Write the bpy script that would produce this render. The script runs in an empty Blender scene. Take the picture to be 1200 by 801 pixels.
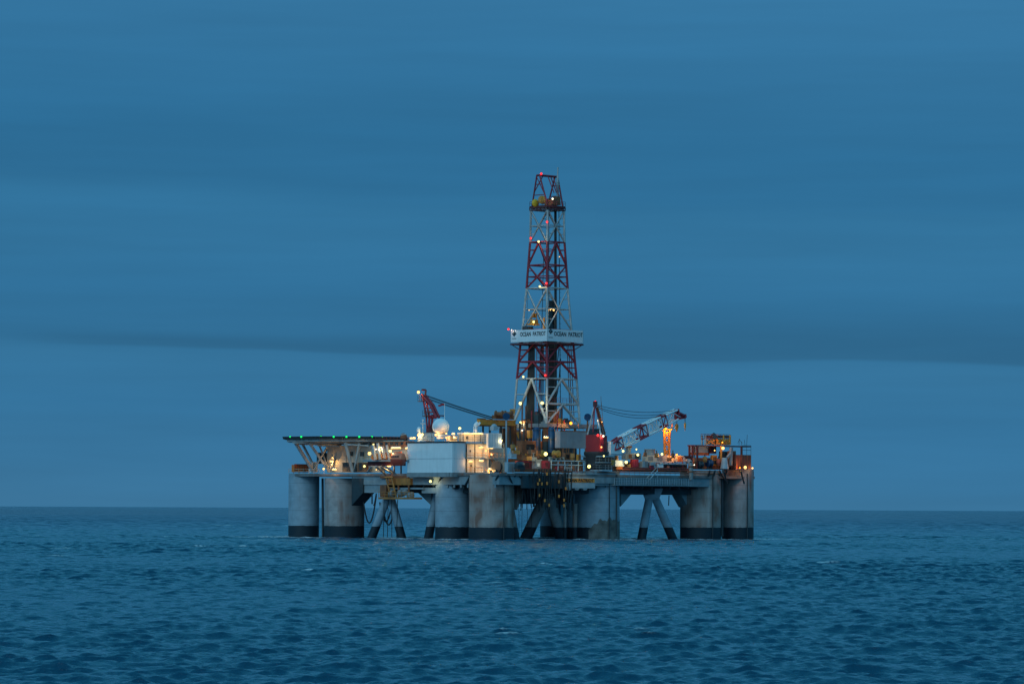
import bpy, math, random
import numpy as np
from mathutils import Vector, Matrix
random.seed(7)
SC = bpy.context.scene
COL = SC.collection
R2 = math.sqrt(2.0)

# ------------------------------------------------------------------ camera
CAM = Vector((0.0, -900.0, 7.2))
FPX, CX, CY = 4500.0, 600.0, 400.5
PITCH = math.atan((594.8 - CY) / FPX)
ROLL = 0.0046
fwd0 = Vector((0, math.cos(PITCH), math.sin(PITCH)))
up0 = Vector((0, -math.sin(PITCH), math.cos(PITCH)))
rt0 = Vector((1, 0, 0))
cr, sr = math.cos(ROLL), math.sin(ROLL)
RT = rt0 * cr + up0 * sr
UP = up0 * cr - rt0 * sr
cam = bpy.data.cameras.new('camera')
cam.sensor_width = 36.0
cam.lens = 36.0 * FPX / 1200.0
cam.clip_start, cam.clip_end = 1.0, 120000.0
cob = bpy.data.objects.new('camera', cam)
COL.objects.link(cob)
cob.matrix_world = Matrix(((RT.x, UP.x, -fwd0.x, CAM.x), (RT.y, UP.y, -fwd0.y, CAM.y), (RT.z, UP.z, -fwd0.z, CAM.z), (0, 0, 0, 1)))
SC.camera = cob


def P(px, py, Y):
    """photo measurement -> world point lying at depth Y"""
    d = fwd0 + RT * ((px - CX) / FPX) + UP * (-(py - CY) / FPX)
    return CAM + d * ((Y - CAM.y) / d.y)


M = 0.2                                     # metres per photo pixel at the rig
U = Vector((1, 1, 0)) / R2                  # along the right-hand side of the rig
V = Vector((-1, 1, 0)) / R2                 # along the left-hand side
Z3 = Vector((0, 0, 1))
def YR(px): return -50 + (px - 585) * 0.2   # depth of the right deck edge
def YL(px): return -50 + (585 - px) * 0.2   # depth of the left deck edge


def lenU(px0, px1, Y):
    x = P(px0, 550, Y).x; k = (px1 - 600) / FPX
    return (k * (900 + Y) - x) / (1 - k) * R2


def lenV(px1, px0, Y):
    x = P(px1, 550, Y).x; k = (px0 - 600) / FPX
    return (x - k * (900 + Y)) / (1 + k) * R2


# ------------------------------------------------------------------ materials
MATS = {}


def mat(name, col, rough=0.55, metal=0.0, var=0.25, rust=0.0, scale=0.6, boot=False, dirt=0.0, ribs=None, spec=0.5):
    m = bpy.data.materials.new(name); m.use_nodes = True
    nt = m.node_tree; nd = nt.nodes; lk = nt.links
    b = nd['Principled BSDF']
    b.inputs['Roughness'].default_value = rough
    b.inputs['Metallic'].default_value = metal
    b.inputs['Specular IOR Level'].default_value = spec
    geo = nd.new('ShaderNodeNewGeometry')
    n1 = nd.new('ShaderNodeTexNoise'); n1.inputs['Scale'].default_value = scale; n1.inputs['Detail'].default_value = 5
    lk.new(geo.outputs['Position'], n1.inputs['Vector'])
    mr = nd.new('ShaderNodeMapRange'); mr.inputs[1].default_value = 0.3; mr.inputs[2].default_value = 0.7
    mr.inputs[3].default_value = 1 - var; mr.inputs[4].default_value = 1 + var * 0.4
    lk.new(n1.outputs['Fac'], mr.inputs[0])
    mul = nd.new('ShaderNodeMix'); mul.data_type = 'RGBA'; mul.blend_type = 'MULTIPLY'; mul.inputs['Factor'].default_value = 1
    mul.inputs['A'].default_value = (*col, 1)
    lk.new(mr.outputs[0], mul.inputs['B'])
    out = mul.outputs['Result']

    def mixc(fac, a, c):
        x = nd.new('ShaderNodeMix'); x.data_type = 'RGBA'
        lk.new(fac, x.inputs['Factor']); lk.new(a, x.inputs['A'])
        if isinstance(c, tuple): x.inputs['B'].default_value = (*c, 1)
        else: lk.new(c, x.inputs['B'])
        return x.outputs['Result']

    if rust > 0:
        mp = nd.new('ShaderNodeMapping'); mp.inputs['Scale'].default_value = (0.36, 0.36, 0.05)
        lk.new(geo.outputs['Position'], mp.inputs['Vector'])
        n2 = nd.new('ShaderNodeTexNoise'); n2.inputs['Scale'].default_value = 1.0; n2.inputs['Detail'].default_value = 6; n2.inputs['Roughness'].default_value = 0.62
        lk.new(mp.outputs['Vector'], n2.inputs['Vector'])
        r2 = nd.new('ShaderNodeMapRange'); r2.inputs[1].default_value = 0.64 - 0.26 * rust; r2.inputs[2].default_value = 0.85 - 0.26 * rust
        r2.inputs[3].default_value = 0.0; r2.inputs[4].default_value = 0.85
        lk.new(n2.outputs['Fac'], r2.inputs[0])
        n3 = nd.new('ShaderNodeTexNoise'); n3.inputs['Scale'].default_value = 0.3; n3.inputs['Detail'].default_value = 8
        lk.new(geo.outputs['Position'], n3.inputs['Vector'])
        m3 = nd.new('ShaderNodeMath'); m3.operation = 'MULTIPLY'
        r3 = nd.new('ShaderNodeMapRange'); r3.inputs[1].default_value = 0.35; r3.inputs[2].default_value = 0.6
        lk.new(n3.outputs['Fac'], r3.inputs[0])
        lk.new(r2.outputs[0], m3.inputs[0]); lk.new(r3.outputs[0], m3.inputs[1])
        out = mixc(m3.outputs[0], out, (0.20, 0.070, 0.036))
    if dirt > 0:
        n4 = nd.new('ShaderNodeTexNoise'); n4.inputs['Scale'].default_value = 1.7; n4.inputs['Detail'].default_value = 8
        mp4 = nd.new('ShaderNodeMapping'); mp4.inputs['Scale'].default_value = (1, 1, 0.12)
        lk.new(geo.outputs['Position'], mp4.inputs['Vector']); lk.new(mp4.outputs['Vector'], n4.inputs['Vector'])
        r4 = nd.new('ShaderNodeMapRange'); r4.inputs[1].default_value = 0.5; r4.inputs[2].default_value = 0.75; r4.inputs[4].default_value = dirt
        lk.new(n4.outputs['Fac'], r4.inputs[0])
        out = mixc(r4.outputs[0], out, (0.1, 0.085, 0.065))
    if boot:
        sp = nd.new('ShaderNodeSeparateXYZ'); lk.new(geo.outputs['Position'], sp.inputs[0])
        # welded plate seams
        sn = nd.new('ShaderNodeMath'); sn.operation = 'PINGPONG'; sn.inputs[1].default_value = 1.6
        lk.new(sp.outputs['Z'], sn.inputs[0])
        se = nd.new('ShaderNodeMath'); se.operation = 'LESS_THAN'; se.inputs[1].default_value = 0.045
        lk.new(sn.outputs[0], se.inputs[0])
        sm = nd.new('ShaderNodeMath'); sm.operation = 'MULTIPLY'; sm.inputs[1].default_value = 0.5
        lk.new(se.outputs[0], sm.inputs[0])
        out = mixc(sm.outputs[0], out, (0.10, 0.11, 0.11))
        # dark anti-fouling band, bluish haze in its colour, with an uneven, scuffed upper limit
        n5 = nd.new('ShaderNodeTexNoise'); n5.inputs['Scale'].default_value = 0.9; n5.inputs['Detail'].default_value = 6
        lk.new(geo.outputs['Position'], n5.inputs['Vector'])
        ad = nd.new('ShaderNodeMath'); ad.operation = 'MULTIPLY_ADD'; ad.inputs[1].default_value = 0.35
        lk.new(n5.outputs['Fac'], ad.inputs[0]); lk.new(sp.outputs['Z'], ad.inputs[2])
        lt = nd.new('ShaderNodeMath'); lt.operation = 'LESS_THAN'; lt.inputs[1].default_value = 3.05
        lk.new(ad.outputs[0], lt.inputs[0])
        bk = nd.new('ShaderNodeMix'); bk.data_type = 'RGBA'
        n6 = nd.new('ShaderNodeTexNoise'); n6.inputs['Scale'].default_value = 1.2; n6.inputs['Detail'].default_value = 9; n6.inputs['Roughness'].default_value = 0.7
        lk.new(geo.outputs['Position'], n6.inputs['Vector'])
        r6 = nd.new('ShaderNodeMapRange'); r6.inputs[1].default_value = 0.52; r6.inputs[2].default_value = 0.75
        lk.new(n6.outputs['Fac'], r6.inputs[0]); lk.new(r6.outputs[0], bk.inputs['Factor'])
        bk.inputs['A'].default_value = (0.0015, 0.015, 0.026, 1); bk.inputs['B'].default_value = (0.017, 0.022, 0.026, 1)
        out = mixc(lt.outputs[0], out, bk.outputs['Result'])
    lk.new(out, b.inputs['Base Color'])
    # mild surface unevenness
    bp = nd.new('ShaderNodeBump'); bp.inputs['Strength'].default_value = 0.25; bp.inputs['Distance'].default_value = 0.06
    hgt = n1.outputs['Fac']
    if ribs:
        sp2 = nd.new('ShaderNodeSeparateXYZ'); lk.new(geo.outputs['Position'], sp2.inputs[0])
        pp = nd.new('ShaderNodeMath'); pp.operation = 'PINGPONG'; pp.inputs[1].default_value = ribs
        lk.new(sp2.outputs['X'], pp.inputs[0])
        gt = nd.new('ShaderNodeMath'); gt.operation = 'GREATER_THAN'; gt.inputs[1].default_value = ribs * 0.45
        lk.new(pp.outputs[0], gt.inputs[0]); hgt = gt.outputs[0]
        bp.inputs['Strength'].default_value = 0.8
    lk.new(hgt, bp.inputs['Height']); lk.new(bp.outputs['Normal'], b.inputs['Normal'])
    MATS[name] = m
    return m


def emis(name, col, strength):
    m = bpy.data.materials.new(name); m.use_nodes = True
    nt = m.node_tree; nt.nodes.clear()
    e = nt.nodes.new('ShaderNodeEmission'); e.inputs['Color'].default_value = (*col, 1); e.inputs['Strength'].default_value = strength
    o = nt.nodes.new('ShaderNodeOutputMaterial'); nt.links.new(e.outputs[0], o.inputs[0])
    MATS[name] = m
    return m


HULL = (0.29, 0.38, 0.44)
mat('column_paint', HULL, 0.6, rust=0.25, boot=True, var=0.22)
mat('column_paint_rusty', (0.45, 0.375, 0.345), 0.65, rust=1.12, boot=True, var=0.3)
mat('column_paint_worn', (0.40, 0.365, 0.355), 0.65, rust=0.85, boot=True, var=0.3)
mat('hull_paint', (0.24, 0.31, 0.345), 0.6, rust=0.28, var=0.25, dirt=0.15)
mat('under_shade_paint', (0.022, 0.05, 0.064), 0.75, rust=0.4, var=0.35)  # shade below the deck and bluish haze painted into the base colour
mat('white_paint', (0.78, 0.80, 0.80), 0.5, rust=0.05, var=0.06, dirt=0.08)
mat('white_truss', (0.50, 0.50, 0.485), 0.5, var=0.3, dirt=0.4)
mat('ochre_paint', (0.46, 0.19, 0.04), 0.65, var=0.4, rust=0.6, dirt=0.4)
mat('ribbed_white', (0.55, 0.60, 0.62), 0.55, var=0.12, ribs=0.35)
mat('cream_paint', (0.62, 0.57, 0.47), 0.55, var=0.18, rust=0.15, dirt=0.2)
mat('pale_blue_paint', (0.33, 0.42, 0.47), 0.55, var=0.15, dirt=0.15)
mat('grey_paint', (0.27, 0.29, 0.30), 0.6, var=0.25, dirt=0.3)
mat('grey_screen', (0.27, 0.31, 0.34), 0.7, var=0.14, dirt=0.15, ribs=0.5)
mat('dark_steel', (0.035, 0.042, 0.048), 0.55, var=0.3)
mat('scraped', (0.19, 0.18, 0.165), 0.8, var=0.55, rust=0.5, dirt=0.7)
mat('deck_edge_paint', (0.20, 0.215, 0.22), 0.7, rust=0.95, var=0.3, dirt=0.5)
mat('pipe_black', (0.016, 0.021, 0.025), 0.6, var=0.3)
mat('clamp_orange', (0.85, 0.29, 0.05), 0.5, var=0.2)
mat('rope', (0.02, 0.023, 0.026), 0.8, var=0.2)
mat('red_paint', (0.31, 0.022, 0.038), 0.5, var=0.25)
mat('bright_red', (0.36, 0.018, 0.026), 0.5, var=0.18)
mat('maroon_paint', (0.13, 0.018, 0.02), 0.55, var=0.3, dirt=0.3)
mat('rust_red', (0.27, 0.06, 0.04), 0.7, var=0.35, dirt=0.3)
mat('rust_brown', (0.28, 0.105, 0.045), 0.75, var=0.45, dirt=0.4)
mat('yellow_paint', (0.80, 0.31, 0.04), 0.55, var=0.3, rust=0.5, dirt=0.3)
mat('bright_yellow', (0.90, 0.46, 0.02), 0.5, var=0.2)
mat('orange_paint', (0.72, 0.17, 0.035), 0.45, var=0.15)
mat('coral_paint', (0.75, 0.19, 0.09), 0.4, var=0.12)
mat('coral_dark', (0.50, 0.07, 0.04), 0.45, var=0.15)
mat('blue_paint', (0.006, 0.06, 0.15), 0.5, var=0.25)
mat('teal_paint', (0.02, 0.05, 0.065), 0.5, var=0.3)
mat('letter_paint', (0.012, 0.016, 0.02), 0.6, var=0.1)
mat('emblem_paint', (0.008, 0.035, 0.05), 0.6, var=0.1)
mat('deck_green', (0.02, 0.028, 0.028), 0.8, var=0.3)
mat('glass_dark', (0.02, 0.025, 0.03), 0.15, var=0.1)
mat('radome_white', (0.80, 0.81, 0.81), 0.4, var=0.05)
GLOW = {'glow_warm': ((1.0, 0.56, 0.16), 2.9, (1.0, 0.54, 0.17)), 'glow_tube': ((1.0, 0.56, 0.17), 2.8, (1.0, 0.54, 0.17)), 'glow_flood': ((1.0, 0.86, 0.27), 2.9, (1.0, 0.84, 0.42)),
        'glow_orange': ((1.0, 0.30, 0.02), 4.5, (1.0, 0.34, 0.04)), 'glow_red': ((1.0, 0.03, 0.03), 3.2, (1.0, 0.04, 0.03)), 'glow_green': ((0.01, 0.9, 0.16), 1.6, (0.02, 1.0, 0.2)), 'glow_white': ((1.0, 0.85, 0.6), 3.5, (1.0, 0.82, 0.58))}
for k_, (c_, s_, l_) in GLOW.items(): emis(k_, c_, s_)


# ------------------------------------------------------------------ mesh builder
def wmat(o):
    if o.parent is None: return o.matrix_basis.copy()
    return wmat(o.parent) @ o.matrix_parent_inverse @ o.matrix_basis


class MB:
    def __init__(s): s.v = []; s.f = []; s.sm = []

    def add(s, vs, fs, smooth=False):
        b = len(s.v); s.v += [tuple(q) for q in vs]
        for f in fs: s.f.append(tuple(i + b for i in f)); s.sm.append(smooth)
        return s

    def hexa(s, lo, hi):                    # two rings of 4, counter-clockwise from above
        return s.add(list(lo) + list(hi), [(3, 2, 1, 0), (4, 5, 6, 7), (0, 1, 5, 4), (1, 2, 6, 5), (2, 3, 7, 6), (3, 0, 4, 7)])

    def obox(s, o, a, b, h, du=U, dv=V):    # from corner o: a along du, b along dv, h up
        o = Vector(o); r = [o, o + du * a, o + du * a + dv * b, o + dv * b]
        return s.hexa(r, [q + Z3 * h for q in r])

    def cbox(s, c, a, b, h, du=U, dv=V):    # centred in plan, base at c
        return s.obox(Vector(c) - du * (a / 2) - dv * (b / 2), a, b, h, du, dv)

    def xbox(s, c, a, b, h): return s.cbox(c, a, b, h, Vector((1, 0, 0)), Vector((0, 1, 0)))

    def rb(s, pl, pc, pr, yt, yb, Y, grow=0.0):   # block with its near vertical edge at pc
        o = P(pc, yb, Y); t = P(pc, yt, Y)
        return s.obox(o, max(lenU(pc, pr, Y), 0.05), max(lenV(pc, pl, Y), 0.05), t.z - o.z)

    def fu(s, p0, p1, yt, yb, Y, th):       # slab whose face runs along U (Y is the depth at its left end)
        o = P(p0, yb, Y); return s.obox(o, lenU(p0, p1, Y), th, P(p0, yt, Y).z - o.z)

    def fv(s, p0, p1, yt, yb, Y, th):       # slab whose face runs along V (Y is the depth at its right end)
        o = P(p1, yb, Y); return s.obox(o, th, lenV(p1, p0, Y), P(p1, yt, Y).z - o.z)

    def tube(s, p, q, r, r2=None, n=8, caps=True):
        p, q = Vector(p), Vector(q); r2 = r if r2 is None else r2
        d = (q - p)
        if d.length < 1e-6: return s
        d.normalize(); a = d.orthogonal().normalized(); b = d.cross(a)
        A = [p + (a * math.cos(2 * math.pi * i / n) + b * math.sin(2 * math.pi * i / n)) * r for i in range(n)]
        B = [q + (a * math.cos(2 * math.pi * i / n) + b * math.sin(2 * math.pi * i / n)) * r2 for i in range(n)]
        s.add(A + B, [(i, (i + 1) % n, n + (i + 1) % n, n + i) for i in range(n)], n > 5)
        if caps: s.add(A, [tuple(range(n))[::-1]]); s.add(B, [tuple(range(n))])
        return s

    def path(s, pts, r, n=6):
        for p, q in zip(pts[:-1], pts[1:]): s.tube(p, q, r, n=n)
        return s

    def lathe(s, c, prof, n=32, axis=None):
        c = Vector(c)
        if axis is None: A, B, D = Vector((1, 0, 0)), Vector((0, 1, 0)), Z3
        else:
            D = Vector(axis).normalized(); A = D.orthogonal().normalized(); B = D.cross(A)
        vs = []
        for r, z in prof:
            for i in range(n):
                t = 2 * math.pi * i / n
                vs.append(c + (A * math.cos(t) + B * math.sin(t)) * max(r, 1e-3) + D * z)
        fs = [(k * n + i, k * n + (i + 1) % n, (k + 1) * n + (i + 1) % n, (k + 1) * n + i) for k in range(len(prof) - 1) for i in range(n)]
        s.add(vs, fs, True)
        s.add([vs[i] for i in range(n)], [tuple(range(n))[::-1]])
        s.add([vs[(len(prof) - 1) * n + i] for i in range(n)], [tuple(range(n))])
        return s

    def cyl(s, c, r, h, n=32): return s.lathe(c, [(r, 0), (r, h)], n)

    def ball(s, c, r, n=24, sx=1.0, lo=-90):
        prof = [(r * math.cos(math.radians(a)), r * sx * math.sin(math.radians(a))) for a in np.linspace(lo, 90, 13)]
        return s.lathe(c, prof, n)

    def prism(s, ring, vec):                # ring of points swept along vec
        n = len(ring); a = [Vector(q) for q in ring]; b = [q + Vector(vec) for q in a]
        s.add(a + b, [(i, (i + 1) % n, n + (i + 1) % n, n + i) for i in range(n)])
        s.add(a, [tuple(range(n))[::-1]]); s.add(b, [tuple(range(n))])
        return s

    def rail(s, pts, h=1.1, step=1.6, r=0.045):
        for p, q in zip(pts[:-1], pts[1:]):
            p, q = Vector(p), Vector(q); L = (q - p).length; k = max(1, int(L / step))
            for i in range(k + 1):
                c = p.lerp(q, i / k); s.tube(c, c + Z3 * h, r, n=4, caps=False)
            for t in (1.0, 0.52): s.tube(p + Z3 * h * t, q + Z3 * h * t, r, n=4, caps=False)
        return s

    def build(s, name, m, parent=None):
        me = bpy.data.meshes.new(name); me.from_pydata(s.v, [], s.f); me.validate(); 
        if len(me.polygons) == len(s.sm): me.polygons.foreach_set('use_smooth', s.sm)
        me.materials.append(MATS[m] if isinstance(m, str) else m); me.update()
        o = bpy.data.objects.new(name, me); COL.objects.link(o)
        if parent is not None:
            o.parent = parent
            o.matrix_parent_inverse = wmat(parent).inverted()
        return o


def tag(o, label, cat, group=None, kind=None):
    if label: o['label'] = label
    if cat: o['category'] = cat
    if group: o['group'] = group
    if kind: o['kind'] = kind
    return o


def thing(name, label, cat, loc, group=None):
    o = bpy.data.objects.new(name, None); COL.objects.link(o); o.location = loc
    o.empty_display_size = 0.5
    return tag(o, label, cat, group)


def ins(p, d):                              # push a point d metres further from the lens (in depth)
    return Vector(p) + Vector((0, d, 0))


def text_mesh(name, body, origin, xdir, width, height, m, parent, bold=0.0):
    """lettering as a thin solid mesh: baseline start at origin, running along xdir, standing upright"""
    cu = bpy.data.curves.new(name, 'FONT'); cu.body = body; cu.size = 1.0; cu.extrude = 0.02; cu.offset = bold; cu.resolution_u = 3
    to = bpy.data.objects.new(name, cu); COL.objects.link(to)
    dg = bpy.context.evaluated_depsgraph_get(); dg.update()
    me = bpy.data.meshes.new_from_object(to.evaluated_get(dg)); bpy.data.objects.remove(to)
    n = len(me.vertices); co = np.empty(n * 3, np.float32); me.vertices.foreach_get('co', co); co = co.reshape(-1, 3)
    lo, hi = co.min(0), co.max(0)
    xd = np.array(xdir); nd = np.array(Vector(xdir).cross(Z3))
    q = np.array(origin) + np.outer((co[:, 0] - lo[0]) / (hi[0] - lo[0]) * width, xd) + np.outer((co[:, 1] - lo[1]) / (hi[1] - lo[1]) * height, (0, 0, 1)) + np.outer(co[:, 2] * 0.8, nd)
    me.vertices.foreach_set('co', q.astype(np.float32).ravel()); me.update()
    me.materials.clear(); me.materials.append(MATS[m])
    o = bpy.data.objects.new(name, me); COL.objects.link(o)
    if parent is not None:
        o.parent = parent
        o.matrix_parent_inverse = wmat(parent).inverted()
    return o


# ------------------------------------------------------------------ sky
SUN_FROM = Vector((-0.50, -0.72, 0.50)).normalized()
world = bpy.data.worlds.new('World'); SC.world = world; world.use_nodes = True
nt = world.node_tree; nd = nt.nodes; lk = nt.links
bg = nd['Background']
sky = nd.new('ShaderNodeTexSky'); sky.sky_type = 'NISHITA'; sky.sun_disc = False
sky.sun_elevation = math.asin(SUN_FROM.z); sky.sun_rotation = math.atan2(SUN_FROM.x, SUN_FROM.y) % (2 * math.pi)
tc = nd.new('ShaderNodeTexCoord')
sp = nd.new('ShaderNodeSeparateXYZ'); lk.new(tc.outputs['Generated'], sp.inputs[0])


def MATH(op, a, b=None, c=None):
    x = nd.new('ShaderNodeMath'); x.operation = op
    for i, q in enumerate((a, b, c)):
        if q is None: continue
        if isinstance(q, (int, float)): x.inputs[i].default_value = q
        else: lk.new(q, x.inputs[i])
    return x.outputs[0]


mp = nd.new('ShaderNodeMapping'); mp.inputs['Scale'].default_value = (5, 5, 55); lk.new(tc.outputs['Generated'], mp.inputs['Vector'])
na = nd.new('ShaderNodeTexNoise'); na.inputs['Scale'].default_value = 1; na.inputs['Detail'].default_value = 4; na.inputs['Roughness'].default_value = 0.5
lk.new(mp.outputs[0], na.inputs['Vector'])
mp2 = nd.new('ShaderNodeMapping'); mp2.inputs['Scale'].default_value = (5, 5, 30); mp2.inputs['Location'].default_value = (3.1, 1.7, 0.4); lk.new(tc.outputs['Generated'], mp2.inputs['Vector'])
nb = nd.new('ShaderNodeTexNoise'); nb.inputs['Scale'].default_value = 1; nb.inputs['Detail'].default_value = 3
lk.new(mp2.outputs[0], nb.inputs['Vector'])
# cloud layers: elevation bent a little by noise, then a ramp of stratus shades
zw = MATH('ADD', sp.outputs['Z'], MATH('MULTIPLY', MATH('SUBTRACT', nb.outputs['Fac'], 0.5), 0.012))
zw = MATH('ADD', zw, MATH('MULTIPLY', sp.outputs['X'], 0.030))
f = MATH('MULTIPLY', zw, 5.0)
ramp = nd.new('ShaderNodeValToRGB'); lk.new(f, ramp.inputs[0])
er = ramp.color_ramp
stops = [(0.0, (0.0432, 0.1822, 0.3430)), (0.05, (0.0371, 0.1804, 0.3515)), (0.12, (0.0311, 0.1775, 0.3572)), (0.188, (0.0311, 0.1766, 0.3497)),
         (0.205, (0.0260, 0.1614, 0.3271)), (0.27, (0.0251, 0.1633, 0.3345)), (0.33, (0.0276, 0.1728, 0.3478)), (0.385, (0.0268, 0.1710, 0.3439)),
         (0.415, (0.0224, 0.1557, 0.3215)), (0.48, (0.0224, 0.1576, 0.3271)), (0.60, (0.0294, 0.1728, 0.3497)), (0.68, (0.0346, 0.1861, 0.3712)), (0.82, (0.048, 0.235, 0.45)), (1.0, (0.056, 0.29, 0.53))]
while len(er.elements) < len(stops): er.elements.new(0.5)
for e, (p, c) in zip(er.elements, stops): e.position = p; e.color = (*c, 1)
nz = nd.new('ShaderNodeMapRange'); nz.inputs[1].default_value = 0.3; nz.inputs[2].default_value = 0.7; nz.inputs[3].default_value = 0.94; nz.inputs[4].default_value = 1.05
lk.new(na.outputs['Fac'], nz.inputs[0])
# one darker cloud bank with a crisp underside, thinning to a streak towards the left


def STEP(v, lo, hi):
    x = nd.new('ShaderNodeMapRange'); x.interpolation_type = 'SMOOTHSTEP'
    for i_, q in ((1, lo), (2, hi)):
        if isinstance(q, float): x.inputs[i_].default_value = q
        else: lk.new(q, x.inputs[i_])
    lk.new(v, x.inputs[0]); return x.outputs[0]


rightness = STEP(sp.outputs['X'], -0.06, 0.05)
under = STEP(zw, 0.0386, 0.0398)
topz = MATH('MULTIPLY_ADD', rightness, 0.016, 0.0445)
over = MATH('SUBTRACT', 1.0, STEP(zw, 0.0405, topz))
amt = MATH('MULTIPLY', MATH('MULTIPLY', under, over), MATH('MULTIPLY_ADD', rightness, 0.02, 0.16))
amt = MATH('MULTIPLY', amt, STEP(sp.outputs['X'], -0.15, -0.09))
mpf = nd.new('ShaderNodeMapping'); mpf.inputs['Scale'].default_value = (16, 16, 230); lk.new(tc.outputs['Generated'], mpf.inputs['Vector'])
nf_ = nd.new('ShaderNodeTexNoise'); nf_.inputs['Scale'].default_value = 1; nf_.inputs['Detail'].default_value = 5; lk.new(mpf.outputs[0], nf_.inputs['Vector'])
fine_ = MATH('MULTIPLY_ADD', MATH('SUBTRACT', nf_.outputs['Fac'], 0.5), 0.15, 1.0)
keep = MATH('MULTIPLY', MATH('SUBTRACT', 1.0, amt), fine_)
mm = nd.new('ShaderNodeMix'); mm.data_type = 'RGBA'; mm.blend_type = 'MULTIPLY'; mm.inputs['Factor'].default_value = 1
lk.new(ramp.outputs[0], mm.inputs['A']); lk.new(MATH('MULTIPLY', nz.outputs[0], keep), mm.inputs['B'])
# higher up the overcast lets more light through, and it is brightest behind the viewer where the sun went down
hi = nd.new('ShaderNodeMapRange'); hi.interpolation_type = 'SMOOTHSTEP'; hi.inputs[1].default_value = 0.12; hi.inputs[2].default_value = 0.5
lk.new(sp.outputs['Z'], hi.inputs[0])
mh = nd.new('ShaderNodeMix'); mh.data_type = 'RGBA'; lk.new(hi.outputs[0], mh.inputs['Factor']); lk.new(mm.outputs['Result'], mh.inputs['A']); mh.inputs['B'].default_value = (0.045, 0.36, 0.60, 1)
dt = nd.new('ShaderNodeVectorMath'); dt.operation = 'DOT_PRODUCT'; lk.new(tc.outputs['Generated'], dt.inputs[0]); dt.inputs[1].default_value = Vector((-0.55, -0.80, 0.22)).normalized()
bk = nd.new('ShaderNodeMapRange'); bk.interpolation_type = 'SMOOTHSTEP'; bk.inputs[1].default_value = -0.1; bk.inputs[2].default_value = 1.0
lk.new(dt.outputs['Value'], bk.inputs[0])
mk = nd.new('ShaderNodeMix'); mk.data_type = 'RGBA'; lk.new(bk.outputs[0], mk.inputs['Factor']); lk.new(mh.outputs['Result'], mk.inputs['A']); mk.inputs['B'].default_value = (0.15, 0.44, 0.70, 1)
# the clear sky above the cloud, seen faintly through it
sc_ = nd.new('ShaderNodeMix'); sc_.data_type = 'RGBA'; sc_.blend_type = 'MULTIPLY'; sc_.inputs['Factor'].default_value = 1
lk.new(sky.outputs[0], sc_.inputs['A']); sc_.inputs['B'].default_value = (0.02, 0.02, 0.02, 1)
fm = nd.new('ShaderNodeMix'); fm.data_type = 'RGBA'; fm.inputs['Factor'].default_value = 0.93
lk.new(sc_.outputs['Result'], fm.inputs['A']); lk.new(mk.outputs['Result'], fm.inputs['B'])
x10 = nd.new('ShaderNodeMix'); x10.data_type = 'RGBA'; x10.blend_type = 'MULTIPLY'; x10.inputs['Factor'].default_value = 1
lk.new(fm.outputs['Result'], x10.inputs['A']); x10.inputs['B'].default_value = (10, 10, 10, 1)
lk.new(x10.outputs['Result'], bg.inputs['Color']); bg.inputs['Strength'].default_value = 0.1

sl = bpy.data.lights.new('sun', 'SUN'); sl.energy = 0.66; sl.angle = math.radians(25); sl.color = (0.48, 0.82, 1.0)
so = bpy.data.objects.new('sun', sl); COL.objects.link(so); so.rotation_euler = SUN_FROM.to_track_quat('Z', 'Y').to_euler()


# ------------------------------------------------------------------ sea
WASH = []


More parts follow.
